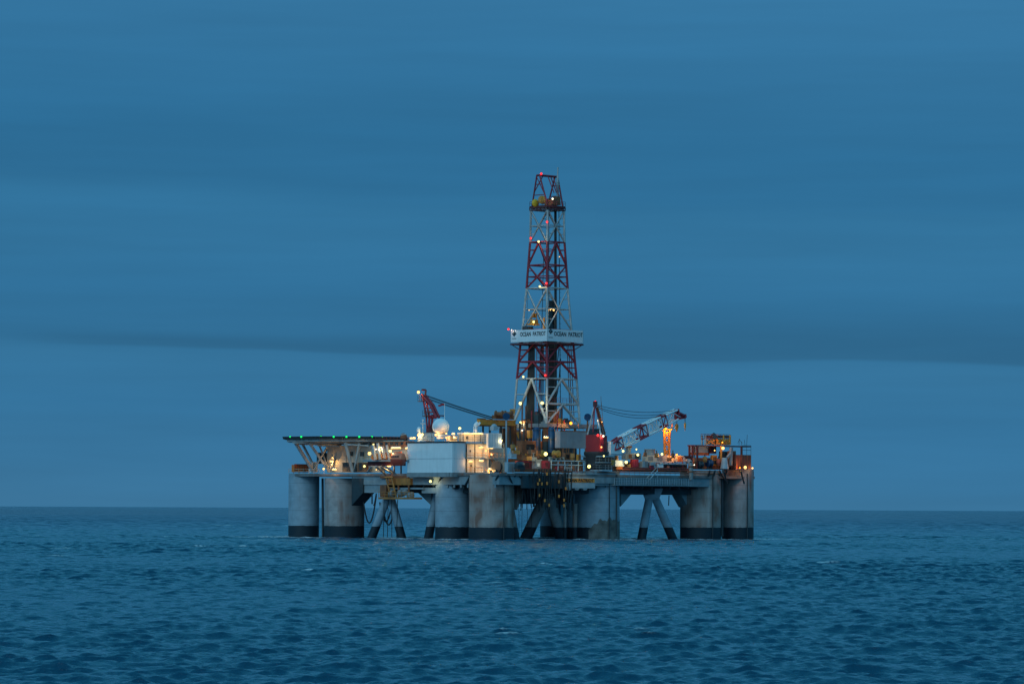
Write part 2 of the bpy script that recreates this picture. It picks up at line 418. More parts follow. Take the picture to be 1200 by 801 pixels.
def make_sea():
    rs = [1.5]
    while rs[-1] < 95: rs.append(rs[-1] * 1.12 + 0.2)
    while rs[-1] < 1150: rs.append(rs[-1] + 0.055 + rs[-1] * 0.00045)
    while rs[-1] < 3200: rs.append(rs[-1] + (rs[-1] - 1150) * 0.0011 + 0.72)
    while rs[-1] < 40000: rs.append(rs[-1] * 1.05)
    r = np.array(rs, np.float64)
    fine = np.linspace(-0.175, 0.175, 800)
    side = list(0.175 + np.cumsum(np.full(175, 0.0026))); a = side[-1]
    st = 0.0026
    while a < math.pi: st *= 1.22; a += st; side.append(min(a, math.pi))
    th = np.concatenate([-np.array(side[::-1])[1:], fine, np.array(side)])   # closes at pi
    dth = np.gradient(th); dr = np.gradient(r)
    nr, nt_ = len(r), len(th)
    X = (r[:, None] * np.sin(th)[None, :]).astype(np.float32)
    Y = (r[:, None] * np.cos(th)[None, :]).astype(np.float32)
    sp_ = np.maximum(dr[:, None], 0.6 * r[:, None] * dth[None, :]).astype(np.float32)
    Zs = np.zeros_like(X); DX = np.zeros_like(X); DY = np.zeros_like(X)
    rng = np.random.default_rng(11)
    lam = np.concatenate([np.geomspace(0.45, 7.0, 78), np.array([11, 15, 21, 30])])
    inner = slice(0, int(np.searchsorted(r, 3200)))
    patch = 1 + 0.38 * np.sin(X[inner] * 0.021 + 1.3 + 1.5 * np.sin(Y[inner] * 0.008)) * np.sin(Y[inner] * 0.017 + X[inner] * 0.006)
    for L in lam:
        k = 2 * math.pi / L
        ang = math.radians(-78 + rng.normal(0, 27))
        if L > 10: ang = math.radians(-70 + rng.normal(0, 14)); slope = 0.013
        else: slope = 0.035 * (1.75 if 0.6 < L < 2.0 else (1.0 if L < 4 else 0.9))
        A = slope / k
        kx, ky = k * math.cos(ang), k * math.sin(ang)
        ph = (kx * X[inner] + ky * Y[inner] + rng.uniform(0, 6.28)).astype(np.float32)
        w = np.clip((L / sp_[inner] - 2.2) / 2.5, 0, 1) * A * patch
        sn = np.sin(ph); cs = np.cos(ph)
        Zs[inner] += w * sn
        q = 1.1
        DX[inner] += q * w * cs * math.cos(ang); DY[inner] += q * w * cs * math.sin(ang)
    # breaking crests and the wash round the columns carry a little foam
    zn = Zs / max(1e-6, float(Zs[inner].std()))
    pn = np.sin(X * 0.11 + 2 * np.sin(Y * 0.05)) * np.sin(Y * 0.07 + 2.2 * np.sin(X * 0.043 + 1)) * np.sin(X * 0.031 - Y * 0.023)
    foam = np.clip((zn - 2.0) / 0.7, 0, 1) * np.clip((pn - 0.70) / 0.1, 0, 1)
    for (cx_, cy_, cr_) in WASH:
        dd_ = np.sqrt((X - cx_) ** 2 + (Y - 900.0 - cy_) ** 2) - cr_
        foam = np.maximum(foam, np.clip(1.3 - dd_ / 13, 0, 1) * 1.0 * np.clip(zn * 0.5 + 0.35 + 0.6 * np.sin(X * 2.1) * np.sin(Y * 1.3), 0, 1))
    co = np.stack([X + DX, Y + DY - 900.0, Zs], -1).reshape(-1, 3).astype(np.float32)
    i = np.arange(nr - 1)[:, None] * nt_; j = np.arange(nt_ - 1)[None, :]
    qd = np.stack([i + j, i + j + 1, i + j + 1 + nt_, i + j + nt_], -1).reshape(-1, 4)[:, ::-1].astype(np.int32)
    me = bpy.data.meshes.new('sea')
    me.vertices.add(len(co)); me.vertices.foreach_set('co', co.ravel())
    me.loops.add(qd.size); me.loops.foreach_set('vertex_index', qd.ravel())
    me.polygons.add(len(qd)); me.polygons.foreach_set('loop_start', np.arange(0, qd.size, 4, dtype=np.int32))
    me.polygons.foreach_set('loop_total', np.full(len(qd), 4, np.int32))
    me.polygons.foreach_set('use_smooth', np.ones(len(qd), bool))
    me.update(calc_edges=True)
    ca = me.attributes.new('coarse', 'FLOAT', 'POINT'); ca.data.foreach_set('value', np.clip((sp_ - 0.7) / 1.3, 0, 1).astype(np.float32).ravel())
    fa = me.attributes.new('foam', 'FLOAT', 'POINT'); fa.data.foreach_set('value', foam.astype(np.float32).ravel())
    m = bpy.data.materials.new('sea_water'); m.use_nodes = True
    n_ = m.node_tree.nodes; l_ = m.node_tree.links; b = n_['Principled BSDF']
    b.inputs['Base Color'].default_value = (0.0004, 0.054, 0.102, 1); b.inputs['Roughness'].default_value = 0.045; b.inputs['IOR'].default_value = 1.33
    g = n_.new('ShaderNodeNewGeometry')
    t1 = n_.new('ShaderNodeTexNoise'); t1.inputs['Scale'].default_value = 1.9; t1.inputs['Detail'].default_value = 6; t1.inputs['Roughness'].default_value = 0.6
    l_.new(g.outputs['Position'], t1.inputs['Vector'])
    b1 = n_.new('ShaderNodeBump'); b1.inputs['Strength'].default_value = 0.8; b1.inputs['Distance'].default_value = 0.25
    l_.new(t1.outputs['Fac'], b1.inputs['Height'])
    t2 = n_.new('ShaderNodeTexNoise'); t2.inputs['Scale'].default_value = 0.16; t2.inputs['Detail'].default_value = 4
    mp_ = n_.new('ShaderNodeMapping'); mp_.inputs['Scale'].default_value = (0.6, 1.4, 1); l_.new(g.outputs['Position'], mp_.inputs['Vector']); l_.new(mp_.outputs[0], t2.inputs['Vector'])
    # beyond the reach of modelled waves the chop is carried by a bump
    dd = n_.new('ShaderNodeVectorMath'); dd.operation = 'DISTANCE'; l_.new(g.outputs['Position'], dd.inputs[0]); dd.inputs[1].default_value = (0, -900, 0)
    mr = n_.new('ShaderNodeMapRange'); mr.inputs[1].default_value = 800; mr.inputs[2].default_value = 2200; mr.inputs[3].default_value = 0.0; mr.inputs[4].default_value = 1.0
    l_.new(dd.outputs['Value'], mr.inputs[0])
    b2 = n_.new('ShaderNodeBump'); b2.inputs['Distance'].default_value = 11.0
    ac = n_.new('ShaderNodeAttribute'); ac.attribute_name = 'coarse'
    mxx = n_.new('ShaderNodeMath'); mxx.operation = 'MAXIMUM'; l_.new(mr.outputs[0], mxx.inputs[0]); l_.new(ac.outputs['Fac'], mxx.inputs[1])
    l_.new(mxx.outputs[0], b2.inputs['Strength']); l_.new(t2.outputs['Fac'], b2.inputs['Height']); l_.new(b1.outputs[0], b2.inputs['Normal'])
    l_.new(b2.outputs[0], b.inputs['Normal'])
    at = n_.new('ShaderNodeAttribute'); at.attribute_name = 'foam'
    fn = n_.new('ShaderNodeTexNoise'); fn.inputs['Scale'].default_value = 2.4; fn.inputs['Detail'].default_value = 6; l_.new(g.outputs['Position'], fn.inputs['Vector'])
    fr = n_.new('ShaderNodeMapRange'); fr.inputs[1].default_value = 0.36; fr.inputs[2].default_value = 0.56; l_.new(fn.outputs['Fac'], fr.inputs[0])
    fm_ = n_.new('ShaderNodeMath'); fm_.operation = 'MULTIPLY'; l_.new(at.outputs['Fac'], fm_.inputs[0]); l_.new(fr.outputs[0], fm_.inputs[1])
    fb = n_.new('ShaderNodeBsdfDiffuse'); fb.inputs['Color'].default_value = (0.6, 0.66, 0.68, 1)
    mx = n_.new('ShaderNodeMixShader'); l_.new(fm_.outputs[0], mx.inputs[0]); l_.new(b.outputs[0], mx.inputs[1]); l_.new(fb.outputs[0], mx.inputs[2])
    l_.new(mx.outputs[0], n_['Material Output'].inputs['Surface'])
    me.materials.append(m)
    o = bpy.data.objects.new('sea', me); COL.objects.link(o)
    tag(o, 'choppy dark blue sea reaching the horizon', 'sea', kind='structure')



# ================================================================== the rig's hull
ZD = P(585, 554, -50).z                     # main deck level
N0 = P(585, 554, -50)


def on_deck(u, v, z=0.0):                   # metres along the two deck sides from the near corner
    return Vector((N0.x, N0.y, ZD + z)) + U * u + V * v


LU = lenU(585, 885, -50); LV = lenV(585, 343, -50)
hull = thing('drilling_rig', 'grey semi-submersible drilling rig hull on rust-streaked round columns standing in the sea', 'oil rig', (N0.x, N0.y, 0))
ZW = -2.5


def column(px, r_px, y, ytop, m, flare=None):
    c = P(px, 600, y); r = r_px * M * (900 + y) / 900
    zt = P(px, ytop, y).z
    WASH.append((c.x, c.y, r))
    b = MB().lathe((c.x, c.y, ZW), [(r, 0), (r, zt - ZW)], 48)
    o = b.build('column', m, hull)
    # vertical fender pipe and a small ladder line, sub-parts of the column
    a = Vector((c.x, c.y, 0)) + Vector((r * 0.55, -r * 0.9, 0))
    if px > 560: MB().tube(a + Z3 * ZW, a + Z3 * (zt - 1.0), 0.12, n=6).build('riser_pipe', 'dark_steel', o)
    return c, r, zt, o


cols = {}
cols['A'] = column(356, 18, 0.9, 554.5, 'column_paint')
cols['B'] = column(403.5, 23.5, -7, 560, 'column_paint_worn')
cols['C1'] = column(531, 21, -33.5, 556, 'column_paint')
cols['C2'] = column(576, 26.5, -43, 556, 'column_paint_rusty')
cols['D'] = column(698, 28, -19.5, 552, 'column_paint')
cols['E'] = column(821, 24, 4, 551, 'column_paint_rusty')
cols['F'] = column(864.5, 18.7, 11.3, 549.5, 'column_paint_worn')
for px, y in ((648, 46), (533, 27), (700, 36)):
    column(px, 15, y, 572, 'column_paint')

# flared brackets where the columns carry the deck (plates with a sloping lower edge)


def bracket(px_col, px_out, y_low, y_high, ytop, Y, d, th, m='hull_paint'):
    a = P(px_col, ytop, Y); b = P(px_col, y_low, Y); c = P(px_out, y_high, Y); e = P(px_out, ytop, Y)
    # keep the profile in the vertical plane along d
    ln = abs(c.x - a.x) * R2
    ring = [a, Vector((a.x, a.y, b.z)), Vector((a.x, a.y, 0)) + d * ln + Z3 * c.z, Vector((a.x, a.y, 0)) + d * ln + Z3 * e.z]
    off = Vector((-d.y, d.x, 0))
    MB().prism([q - off * th / 2 for q in ring], off * th).build('bracket', m, hull)


bracket(419, 432.5, 592, 577, 560, -14.5, -V, 3.6, 'under_shade_paint')  # this bracket's shade comes from its dark colour
bracket(722, 736, 593, 577, 566, -15, U, 3)
bracket(801, 791.5, 594, 578, 566, 2, -U, 3)
bracket(600, 607, 597, 577, 560, -40, U, 3.5, 'column_paint_rusty')
bracket(513, 497, 592, 577, 570, -26, V, 4)

# deck plate and the hull box below it
MB().obox((N0.x, N0.y, ZD - 0.55), LU, LV, 0.55).build('deck_plate', 'deck_edge_paint', hull)
lu2 = lenU(585, 836, -50); lv2 = lenV(585, 413, -50)
zb_r = P(585, 567.5, -50).z; zb_l = P(585, 577, -50).z
ib = 0.35
MB().obox(on_deck(ib, ib) + Z3 * (zb_r - ZD), lu2 - ib, lv2 - ib, (ZD - 0.56) - zb_r).build('hull_box', 'hull_paint', hull)
gb = MB()
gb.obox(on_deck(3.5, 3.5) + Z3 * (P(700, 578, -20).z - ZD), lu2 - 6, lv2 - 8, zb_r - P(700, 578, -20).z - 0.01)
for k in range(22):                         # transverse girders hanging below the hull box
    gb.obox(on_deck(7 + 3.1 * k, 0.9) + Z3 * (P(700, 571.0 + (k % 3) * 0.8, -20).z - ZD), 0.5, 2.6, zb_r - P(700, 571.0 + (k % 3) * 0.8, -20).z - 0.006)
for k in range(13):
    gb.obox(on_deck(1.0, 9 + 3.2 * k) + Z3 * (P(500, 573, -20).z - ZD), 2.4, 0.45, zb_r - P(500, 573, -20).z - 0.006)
gb.build('underdeck_girder', 'under_shade_paint', hull)
# deeper side boxes seen between the left columns
sb = MB()
sb.fv(413, 446, 556.5, 577, YL(446) + 0.2, 5.0)
sb.fv(495, 513, 571, 577.5, YL(513) + 0.3, 5.0)
sb.fv(446, 496, 571, 573, YL(496) - 0.6, 4.0)
sb.build('side_box', 'hull_paint', hull)
# hull band that carries the name board, and the deep band on the column beside it
pb = MB(); pb.fu(663, 698, 556.5, 571.5, YR(663) - 0.5, 1.2)
pb.build('hull_panel', 'pale_blue_paint', hull)
pd = MB(); pd.fu(697, 722, 551.5, 566, YR(697) - 0.7, 5.0); pd.build('hull_panel', 'hull_paint', hull)
pt = MB()
for a in (664, 673.5, 683):
    o = P(a, 571.5, YR(a) - 0.5); z2 = P(a, 574, YR(a) - 0.5).z
    L = lenU(a, a + 6.5, YR(a))
    pt.prism([o + Z3 * -0.003, o + U * L + Z3 * -0.003, o + U * (L * 0.72) + Z3 * (z2 - o.z), o + U * (L * 0.2) + Z3 * (z2 - o.z)], V * 0.8)
pt.build('hull_tooth', 'hull_paint', hull)
nb_ = MB().fu(660, 697.5, 560, 564.6, YR(660) - 0.62, 0.1).build('name_board', 'yellow_paint', hull)
o = P(661, 564.1, YR(661) - 0.66)
text_mesh('lettering', 'OCEAN PATRIOT', o - V * 0.03, U, lenU(661, 696.5, YR(661)), 0.72, 'letter_paint', nb_, 0.02)
# pale ribs and stiffeners on the hull sides
for px in list(np.arange(606, 662, 4.5)) + list(np.arange(728, 846, 4.3)):
    MB().fu(px, px + 0.8, 557, 567, YR(px) - 0.12 + 0.35 * R2, 0.25).build('stiffener', 'hull_paint', hull)
for px in np.arange(516, 584, 8.0):
    MB().fv(px, px + 0.8, 557, 571, YL(px) + 0.1, 0.25).build('stiffener', 'hull_paint', hull)
# raking knees under the deck edge at the corner columns
for px, dx, Y in ((584, -6, -48.5), (596, 5, -47), (604, -5, -45), (552, -7, -43), (518, -5, -36), (608, 6, -44)):
    MB().tube(P(px, 556, Y - 1.4), P(px + dx, 568, Y + 1.0), 0.22, n=6).build('knee_brace', 'under_shade_paint', hull)
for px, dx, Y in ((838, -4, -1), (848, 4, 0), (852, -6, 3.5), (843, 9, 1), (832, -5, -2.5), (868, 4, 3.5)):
    MB().tube(P(px, 551, Y), P(px + dx, 566, Y + 3.0), 0.2, n=6).build('knee_brace', 'under_shade_paint', hull)
for px, Y, x1 in ((551, -43.5, 604), (846, 3.4, 610)):
    MB().tube(P(px, 556, Y), P(px, 628, Y), 0.35, n=8).build('service_pipe', 'dark_steel', hull)
MB().tube(P(722.5, 556, YR(722) - 0.9), P(722.5, 628, YR(722) - 0.9), 0.2, n=6).build('service_pipe', 'dark_steel', hull)
rs_ = MB()
rs_.tube(P(378, 560, -2), P(378.5, 629, -2), 0.28, n=6)
for k in range(30): rs_.tube(P(376.8, 562 + k * 2.2, -2), P(380, 562 + k * 2.2, -2), 0.05, n=4)
rs_.build('ladder_pipe', 'dark_steel', hull)
# growth of scraped paint on the middle column foot
c, r, zt, od = cols['D']
cu_ = MB()
ring_lo, ring_hi = [], []
for i in range(46):
    f = i / 45; t = math.radians(-108 + f * 116)
    ring_lo.append(Vector((c.x + (r + 0.05) * math.cos(t), c.y + (r + 0.05) * math.sin(t), -0.5)))
    h = 3.5 + 1.3 * math.sin(f * 3.0) + .35 * math.sin(f * 31) + .25 * math.sin(f * 57 + 1) - 1.6 * max(0, 1 - f * 7)
    ring_hi.append(Vector((ring_lo[-1].x, ring_lo[-1].y, h)))
cu_.add(ring_lo + ring_hi, [(i, i + 1, 47 + i, 46 + i) for i in range(45)], True)
cu_.build('scraped_patch', 'scraped', od)

# V braces between the columns
def brace(px_hub, y_hub, Yh, legs, r, m='column_paint', hubw=9, hub=True):
    for px, Y in legs:
        a = P(px_hub + (2.5 if px > px_hub else -2.5), y_hub, Yh); b = P(px, 630, Y); d = (b - a).normalized()
        b = b + d * 2.2
        MB().tube(a, b, r * 0.92, r * 1.05, n=16).build('brace', m, hull)
    if hub:
        a = P(px_hub - hubw, y_hub - 8, Yh); b = P(px_hub + hubw, y_hub - 8, Yh); z = P(px_hub, y_hub + 5, Yh).z
        w = 1.1
        ring = [a + Vector((0, -w, 0)), b + Vector((0, -w, 0)), Vector((b.x - 1.0, b.y - w, z)), Vector((a.x + 1.0, a.y - w, z))]
        MB().prism(ring, Vector((0, 2 * w, 0))).build('brace_node', m, hull)


brace(456, 584, -23, ((435.5, -22), (471, -24)), 0.98, hubw=8)
brace(516, 572, -29, ((502, -27), ), 1.0, hub=False)
brace(764, 580, -8, ((752, -10), (788, -5)), 1.0, 'column_paint', hubw=13)
brace(641, 582, -26, ((616.5, -26), (657.5, -24)), 1.3, 'column_paint_worn', hubw=10)
brace(592, 578, -38, ((603.5, -38), ), 1.0, 'column_paint_worn', hub=False)
brace(667, 575, -22, ((669, -20), ), 1.1, 'column_paint', hub=False)
ub = MB(); ub.fu(612, 668, 572, 590, YR(612) + 14, 6); ub.build('underdeck_box', 'under_shade_paint', hull)
ub = MB(); ub.fu(738, 797, 570, 579, YR(738) + 6, 6); ub.build('underdeck_box', 'under_shade_paint', hull)
pp_ = MB(); pp_.tube(P(674, 590, -25), P(673.5, 632, -25), 0.55, n=12)
pp_.tube(P(662, 588, -27), P(662, 634, -27), 0.35, n=8)
pp_.build('caisson_pipe', 'column_paint_rusty', hull)

# galleries and hand rails along the deck sides
wk = MB(); wk.fu(720, 813, 567.3, 568.4, YR(720) - 1.6, 1.4)
wko = wk.build('walkway', 'hull_paint', hull)
a = P(720, 567.3, YR(720) - 1.55); L = lenU(720, 813, YR(720) - 1.55)
rr = MB().rail([a, a + U * L], 1.5, 0.8, 0.08)
rr.tube(a + Z3 * .4, a + U * L + Z3 * .4, .07, n=4); rr.tube(a + Z3 * 1.15, a + U * L + Z3 * 1.15, .06, n=4)
st_ = P(757, 566, YR(757) - 1.2); L2 = lenU(757, 771, YR(757))
rr.tube(st_, st_ + U * L2 + Z3 * 2.9, 0.14, n=4); rr.tube(st_ + Z3 * 1, st_ + U * L2 + Z3 * 3.9, 0.07, n=4)
rr.tube(st_ + U * L2, st_ + U * L2 + Z3 * 3.9, 0.07, n=4)
rr.build('gallery_rail', 'pale_blue_paint', wko)
MB().rail([on_deck(lenU(585, 602, -50), 0.15), on_deck(LU - 0.2, 0.15)], 1.15, 1.7).build('deck_rail', 'rust_red', hull)
MB().rail([on_deck(0.15, lenV(585, 380, -50)), on_deck(0.15, LV - 0.3), on_deck(6, LV - 0.3)], 1.15, 1.7).build('deck_rail', 'white_truss', hull)
MB().fu(700, 850, 552.6, 553.4, YR(700) - 0.9, 0.5).build('kerb_beam', 'rust_brown', hull)
MB().fu(603, 700, 553.2, 554.2, YR(603) - 0.4, 0.4).build('kerb_beam', 'pale_blue_paint', hull)

# hoses slung under the deck between the left columns


def catenary(a, b, sag, n=12):
    a, b = Vector(a), Vector(b)
    return [a.lerp(b, i / n) - Z3 * (sag * 4 * (i / n) * (1 - i / n)) for i in range(n + 1)]


for (x0, y0, x1, y1, s) in ((426, 588, 441, 580, 5.5), (445, 588, 459, 592, 4.0), (448, 590, 463, 590, 4.8), (441, 578, 438, 592, 0.4), (436, 578, 436, 590, 0.2)):
    MB().path(catenary(P(x0, y0, -22), P(x1, y1, -22.5), s), 0.17).build('slung_hose', 'rope', hull)
for px in (450, 455, 459, 466):
    MB().tube(P(px, 585, -26), P(px + random.uniform(-1.5, 1), 629, -26), 0.09, n=5).build('hanging_rope', 'rope', hull)
for px in (608, 612, 619, 623):
    MB().tube(P(px, 583, -33), P(px + random.uniform(-2, 2), 626, -33), 0.06, n=4).build('hanging_rope', 'rope', hull)
MB().tube(P(784, 580, -4), P(783.5, 592, -4), 0.12, n=5).build('hanging_rope', 'rope', hull)

MB().fu(612, 663, 556.6, 571.5, YR(612) - .35, .5).build('dark_backing', 'under_shade_paint', hull)  # dark panel added over the pale hull to darken it behind the lines
# a curtain of dark lines with orange clamps hanging from the deck edge in front of the well
random.seed(21)
clampy = {632: [562, 580], 635: [566.5], 638.5: [586], 641: [555, 566], 643.5: [591.5], 646: [], 630.5: [566.5], 655: [564, 581], 661: [585.5, 592], 663: [572], 666: [], 626: [], 650: [], 670: []}
for px, ys in clampy.items():
    Y = YR(px) - 1.0
    yb = max(ys + [580]) + random.uniform(1, 6)
    pts = [P(px + random.uniform(-.8, .8), yy, Y) for yy in np.linspace(549, yb, 6)]
    hl = MB().path(pts, 0.13, 5).build('hanging_hose', 'rope', hull)
    for yy in ys:
        a = P(px, yy - 1.7, Y - 0.1); b = P(px, yy + 1.7, Y - 0.1)
        MB().tube(a, b, 0.21, n=8).build('clamp', 'clamp_orange', hl)
random.seed(22)
for k in range(78):
    px = random.uniform(611, 672); Y = YR(px) + random.uniform(-0.6, 2.5)
    x2 = px + random.uniform(-4, 4)
    MB().tube(P(px, 556, Y), P(x2, random.uniform(570, 600), Y + 1), random.uniform(0.07, 0.24), n=4).build('hanging_rope', 'rope', hull)

# ================================================================== derrick
DC = P(640.5, 495, 0); DZ = DC.z
der = thing('derrick', 'tall red and white lattice drilling derrick rising from the middle of the rig', 'drilling derrick', DC)


def zpy(py): return P(640.5, py, 0).z


LV_ = [(497, 39.0), (444, 35.0), (403, 31.0), (385, 28.6), (338, 24.2), (284, 20.2), (246, 19.4)]
def half(py):
    ys = [q[0] for q in LV_][::-1]; hs = [q[1] for q in LV_][::-1]
    return float(np.interp(py, ys, hs)) * M


def dcorner(k, py, extra=0.0):              # k: 0 left, 1 front, 2 right, 3 back
    h = half(py) + extra
    d = ((-1, 0), (0, -1), (1, 0), (0, 1))[k]
    return Vector((DC.x + d[0] * h, DC.y + d[1] * h, zpy(py)))


def bay(p_top, p_bot, m, style, r=0.17, faces=(0, 1, 2, 3), legs=True):
    b = MB()
    for k in faces:
        if legs: b.tube(dcorner(k, p_bot), dcorner(k, p_top), 0.27, n=8)
        n = (k + 1) % 4
        a0, a1, c0, c1 = dcorner(k, p_bot), dcorner(n, p_bot), dcorner(k, p_top), dcorner(n, p_top)
        pm = (p_top + p_bot) / 2; m0, m1 = dcorner(k, pm), dcorner(n, pm)
        mt, mb, mc = (c0 + c1) / 2, (a0 + a1) / 2, (m0 + m1) / 2
        rb = 0.13
        b.tube(c0, c1, 0.17, n=6)
        if style == 'x':                    # diamond: from the leg ends to the middle of the half-height horizontal
            b.tube(m0, m1, rb, n=6)
            for q in (c0, c1, a0, a1): b.tube(q, mc, r, n=6)
        elif style == 'v':                  # legs of a tall inverted V, with secondary struts
            b.tube(mt, a0, r * 1.35, n=6); b.tube(mt, a1, r * 1.35, n=6)
            for s0, s1, e in ((a0, c0, mt), (a1, c1, mt)):
                for t in (0.33, 0.66):
                    b.tube(s0.lerp(s1, t), s0.lerp(e, t), rb * 0.9, n=5)
        elif style == 'k':
            b.tube(m0, m1, rb, n=6)
            b.tube(mt, m0, r, n=6); b.tube(mt, m1, r, n=6); b.tube(mb, m0, r, n=6); b.tube(mb, m1, r, n=6)
            q0 = m0.lerp(m1, 0.25); q1 = m0.lerp(m1, 0.75)
            b.tube(q0, c0.lerp(m0, .5), rb * .8, n=5); b.tube(q1, c1.lerp(m1, .5), rb * .8, n=5)
        if style != 'v':
            for t in (0.25, 0.75):
                b.tube(a0.lerp(c0, t), (a0 if t < .5 else c0).lerp(mc if style == 'x' else m1, 0.5), rb * 0.7, n=5)
    return b.build('tower_section', m, der)


bay(246, 284, 'white_truss', 'x'); bay(284, 311, 'red_paint', 'v'); bay(311, 338, 'red_paint', 'x'); bay(338, 387, 'white_truss', 'x')
bay(387, 403, 'red_paint', 'v'); bay(403, 424, 'red_paint', 'v'); bay(424, 444, 'red_paint', 'v'); bay(444, 474, 'white_truss', 'v', 0.22, (1, 2)); bay(474, 497, 'white_truss', 'v', 0.22, (1, 2)); bay(444, 497, 'white_truss', 'v', 0.25, (0, 3))
# crown platform and A-frame
h = half(246) + 0.35
cp = MB()
z1, z0 = zpy(241.5), zpy(246.6)
ring = [Vector((DC.x + d[0] * h, DC.y + d[1] * h, z1 - 0.35)) for d in ((-1, 0), (0, -1), (1, 0), (0, 1))]
cp.prism(ring, Z3 * 0.3)
for i in range(4):
    p, q = ring[i] - Z3 * 0.65, ring[(i + 1) % 4] - Z3 * 0.65
    cp.tube(p + Z3 * .5, q + Z3 * .5, 0.2, n=4); cp.tube(p, q, 0.16, n=4)
    for t in np.linspace(0, 1, 6): cp.tube(p.lerp(q, t), p.lerp(q, t) + Z3 * .6, 0.1, n=4)
cpo = cp.build('crown_platform', 'maroon_paint', der)
MB().rail([q + Z3 * 0.3 for q in ring + ring[:1]], 1.0, 1.2).build('crown_rail', 'red_paint', cpo)
af = MB(); zt_ = zpy(206)
hm = half(246)
base = [Vector((DC.x - hm * .93, DC.y, z1)), Vector((DC.x, DC.y - hm * .93, z1)), Vector((DC.x + hm * .93, DC.y, z1)), Vector((DC.x, DC.y + hm * .93, z1))]
tl = Vector((DC.x - 1.9, DC.y - 1.9, zt_)); tr = Vector((DC.x + 2.4, DC.y + 2.4, zt_))
tl2 = tl + V * 0.9; tr2 = tr + V * 0.9
for q, t in ((base[0], tl2), (base[1], tl), (base[2], tr), (base[3], tr2)):
    af.tube(q, t, 0.19, n=6)
for p, q in ((tl, tr), (tl2, tr2), (tl, tl2), (tr, tr2)): af.tube(p, q, 0.22, n=6)
for q, t, e in ((base[0], tl2, 1), (base[1], tl, 0), (base[2], tr, 0), (base[3], tr2, 1)): pass
for t in (0.35, 0.7):
    af.tube(base[0].lerp(tl2, t), base[1].lerp(tl, t), 0.11, n=5); af.tube(base[2].lerp(tr, t), base[3].lerp(tr2, t), 0.11, n=5)
af.tube(base[1].lerp(tl, .35), base[0].lerp(tl2, .95), .1, n=5)
for p, q in ((tl.lerp(tr, .2), base[0].lerp(tl2, .45)), (tl.lerp(tr, .45), base[1] + Vector((1.5, 1.5, 3))), (tl.lerp(tr, .6), base[2] + Vector((-1.5, .5, 3.2))), (tl.lerp(tr, .75), base[1] + Vector((2.6, 3, 2.6)))):
    af.tube(p, q, 0.13, n=5)
af.build('crown_frame', 'red_paint', der)
ms = MB(); q = P(653.5, 240, 1.5); ms.tube(q, P(653.5, 207, 1.5), 0.28, n=8); ms.tube(P(653.5, 208, 1.5), P(653.8, 196, 1.5), 0.16, n=6)
for t in range(7): ms.tube(P(651.3, 238 - t * 4, 1.5), P(656, 236 - t * 4, 1.5), 0.09, n=4)
ms.build('antenna_mast', 'white_truss', der)
sv = MB(); sv.lathe(P(627.5, 238, -1.4), [(0.35, -.3), (.8, -.22), (.95, 0), (.8, .22), (.35, .3)], 20, axis=(.5, -1, .1)); sv.build('sheave', 'bright_yellow', der)
sv = MB(); sv.lathe(P(635.5, 234.3, -2.2), [(0.4, -.3), (.95, -.22), (1.05, 0), (.95, .22), (.4, .3)], 20, axis=(.3, -1, .2)); sv.build('sheave', 'yellow_paint', der)
cb = MB(); cb.cbox(P(648, 240.5, -1), 2.6, 1.8, 1.5); cb.cbox(P(652.5, 240.5, 0), 1.2, 1.2, 2.0); cb.xbox(P(642, 240.5, -2), 1.6, 1.0, 0.7); cb.build('crown_block', 'rust_brown', der)
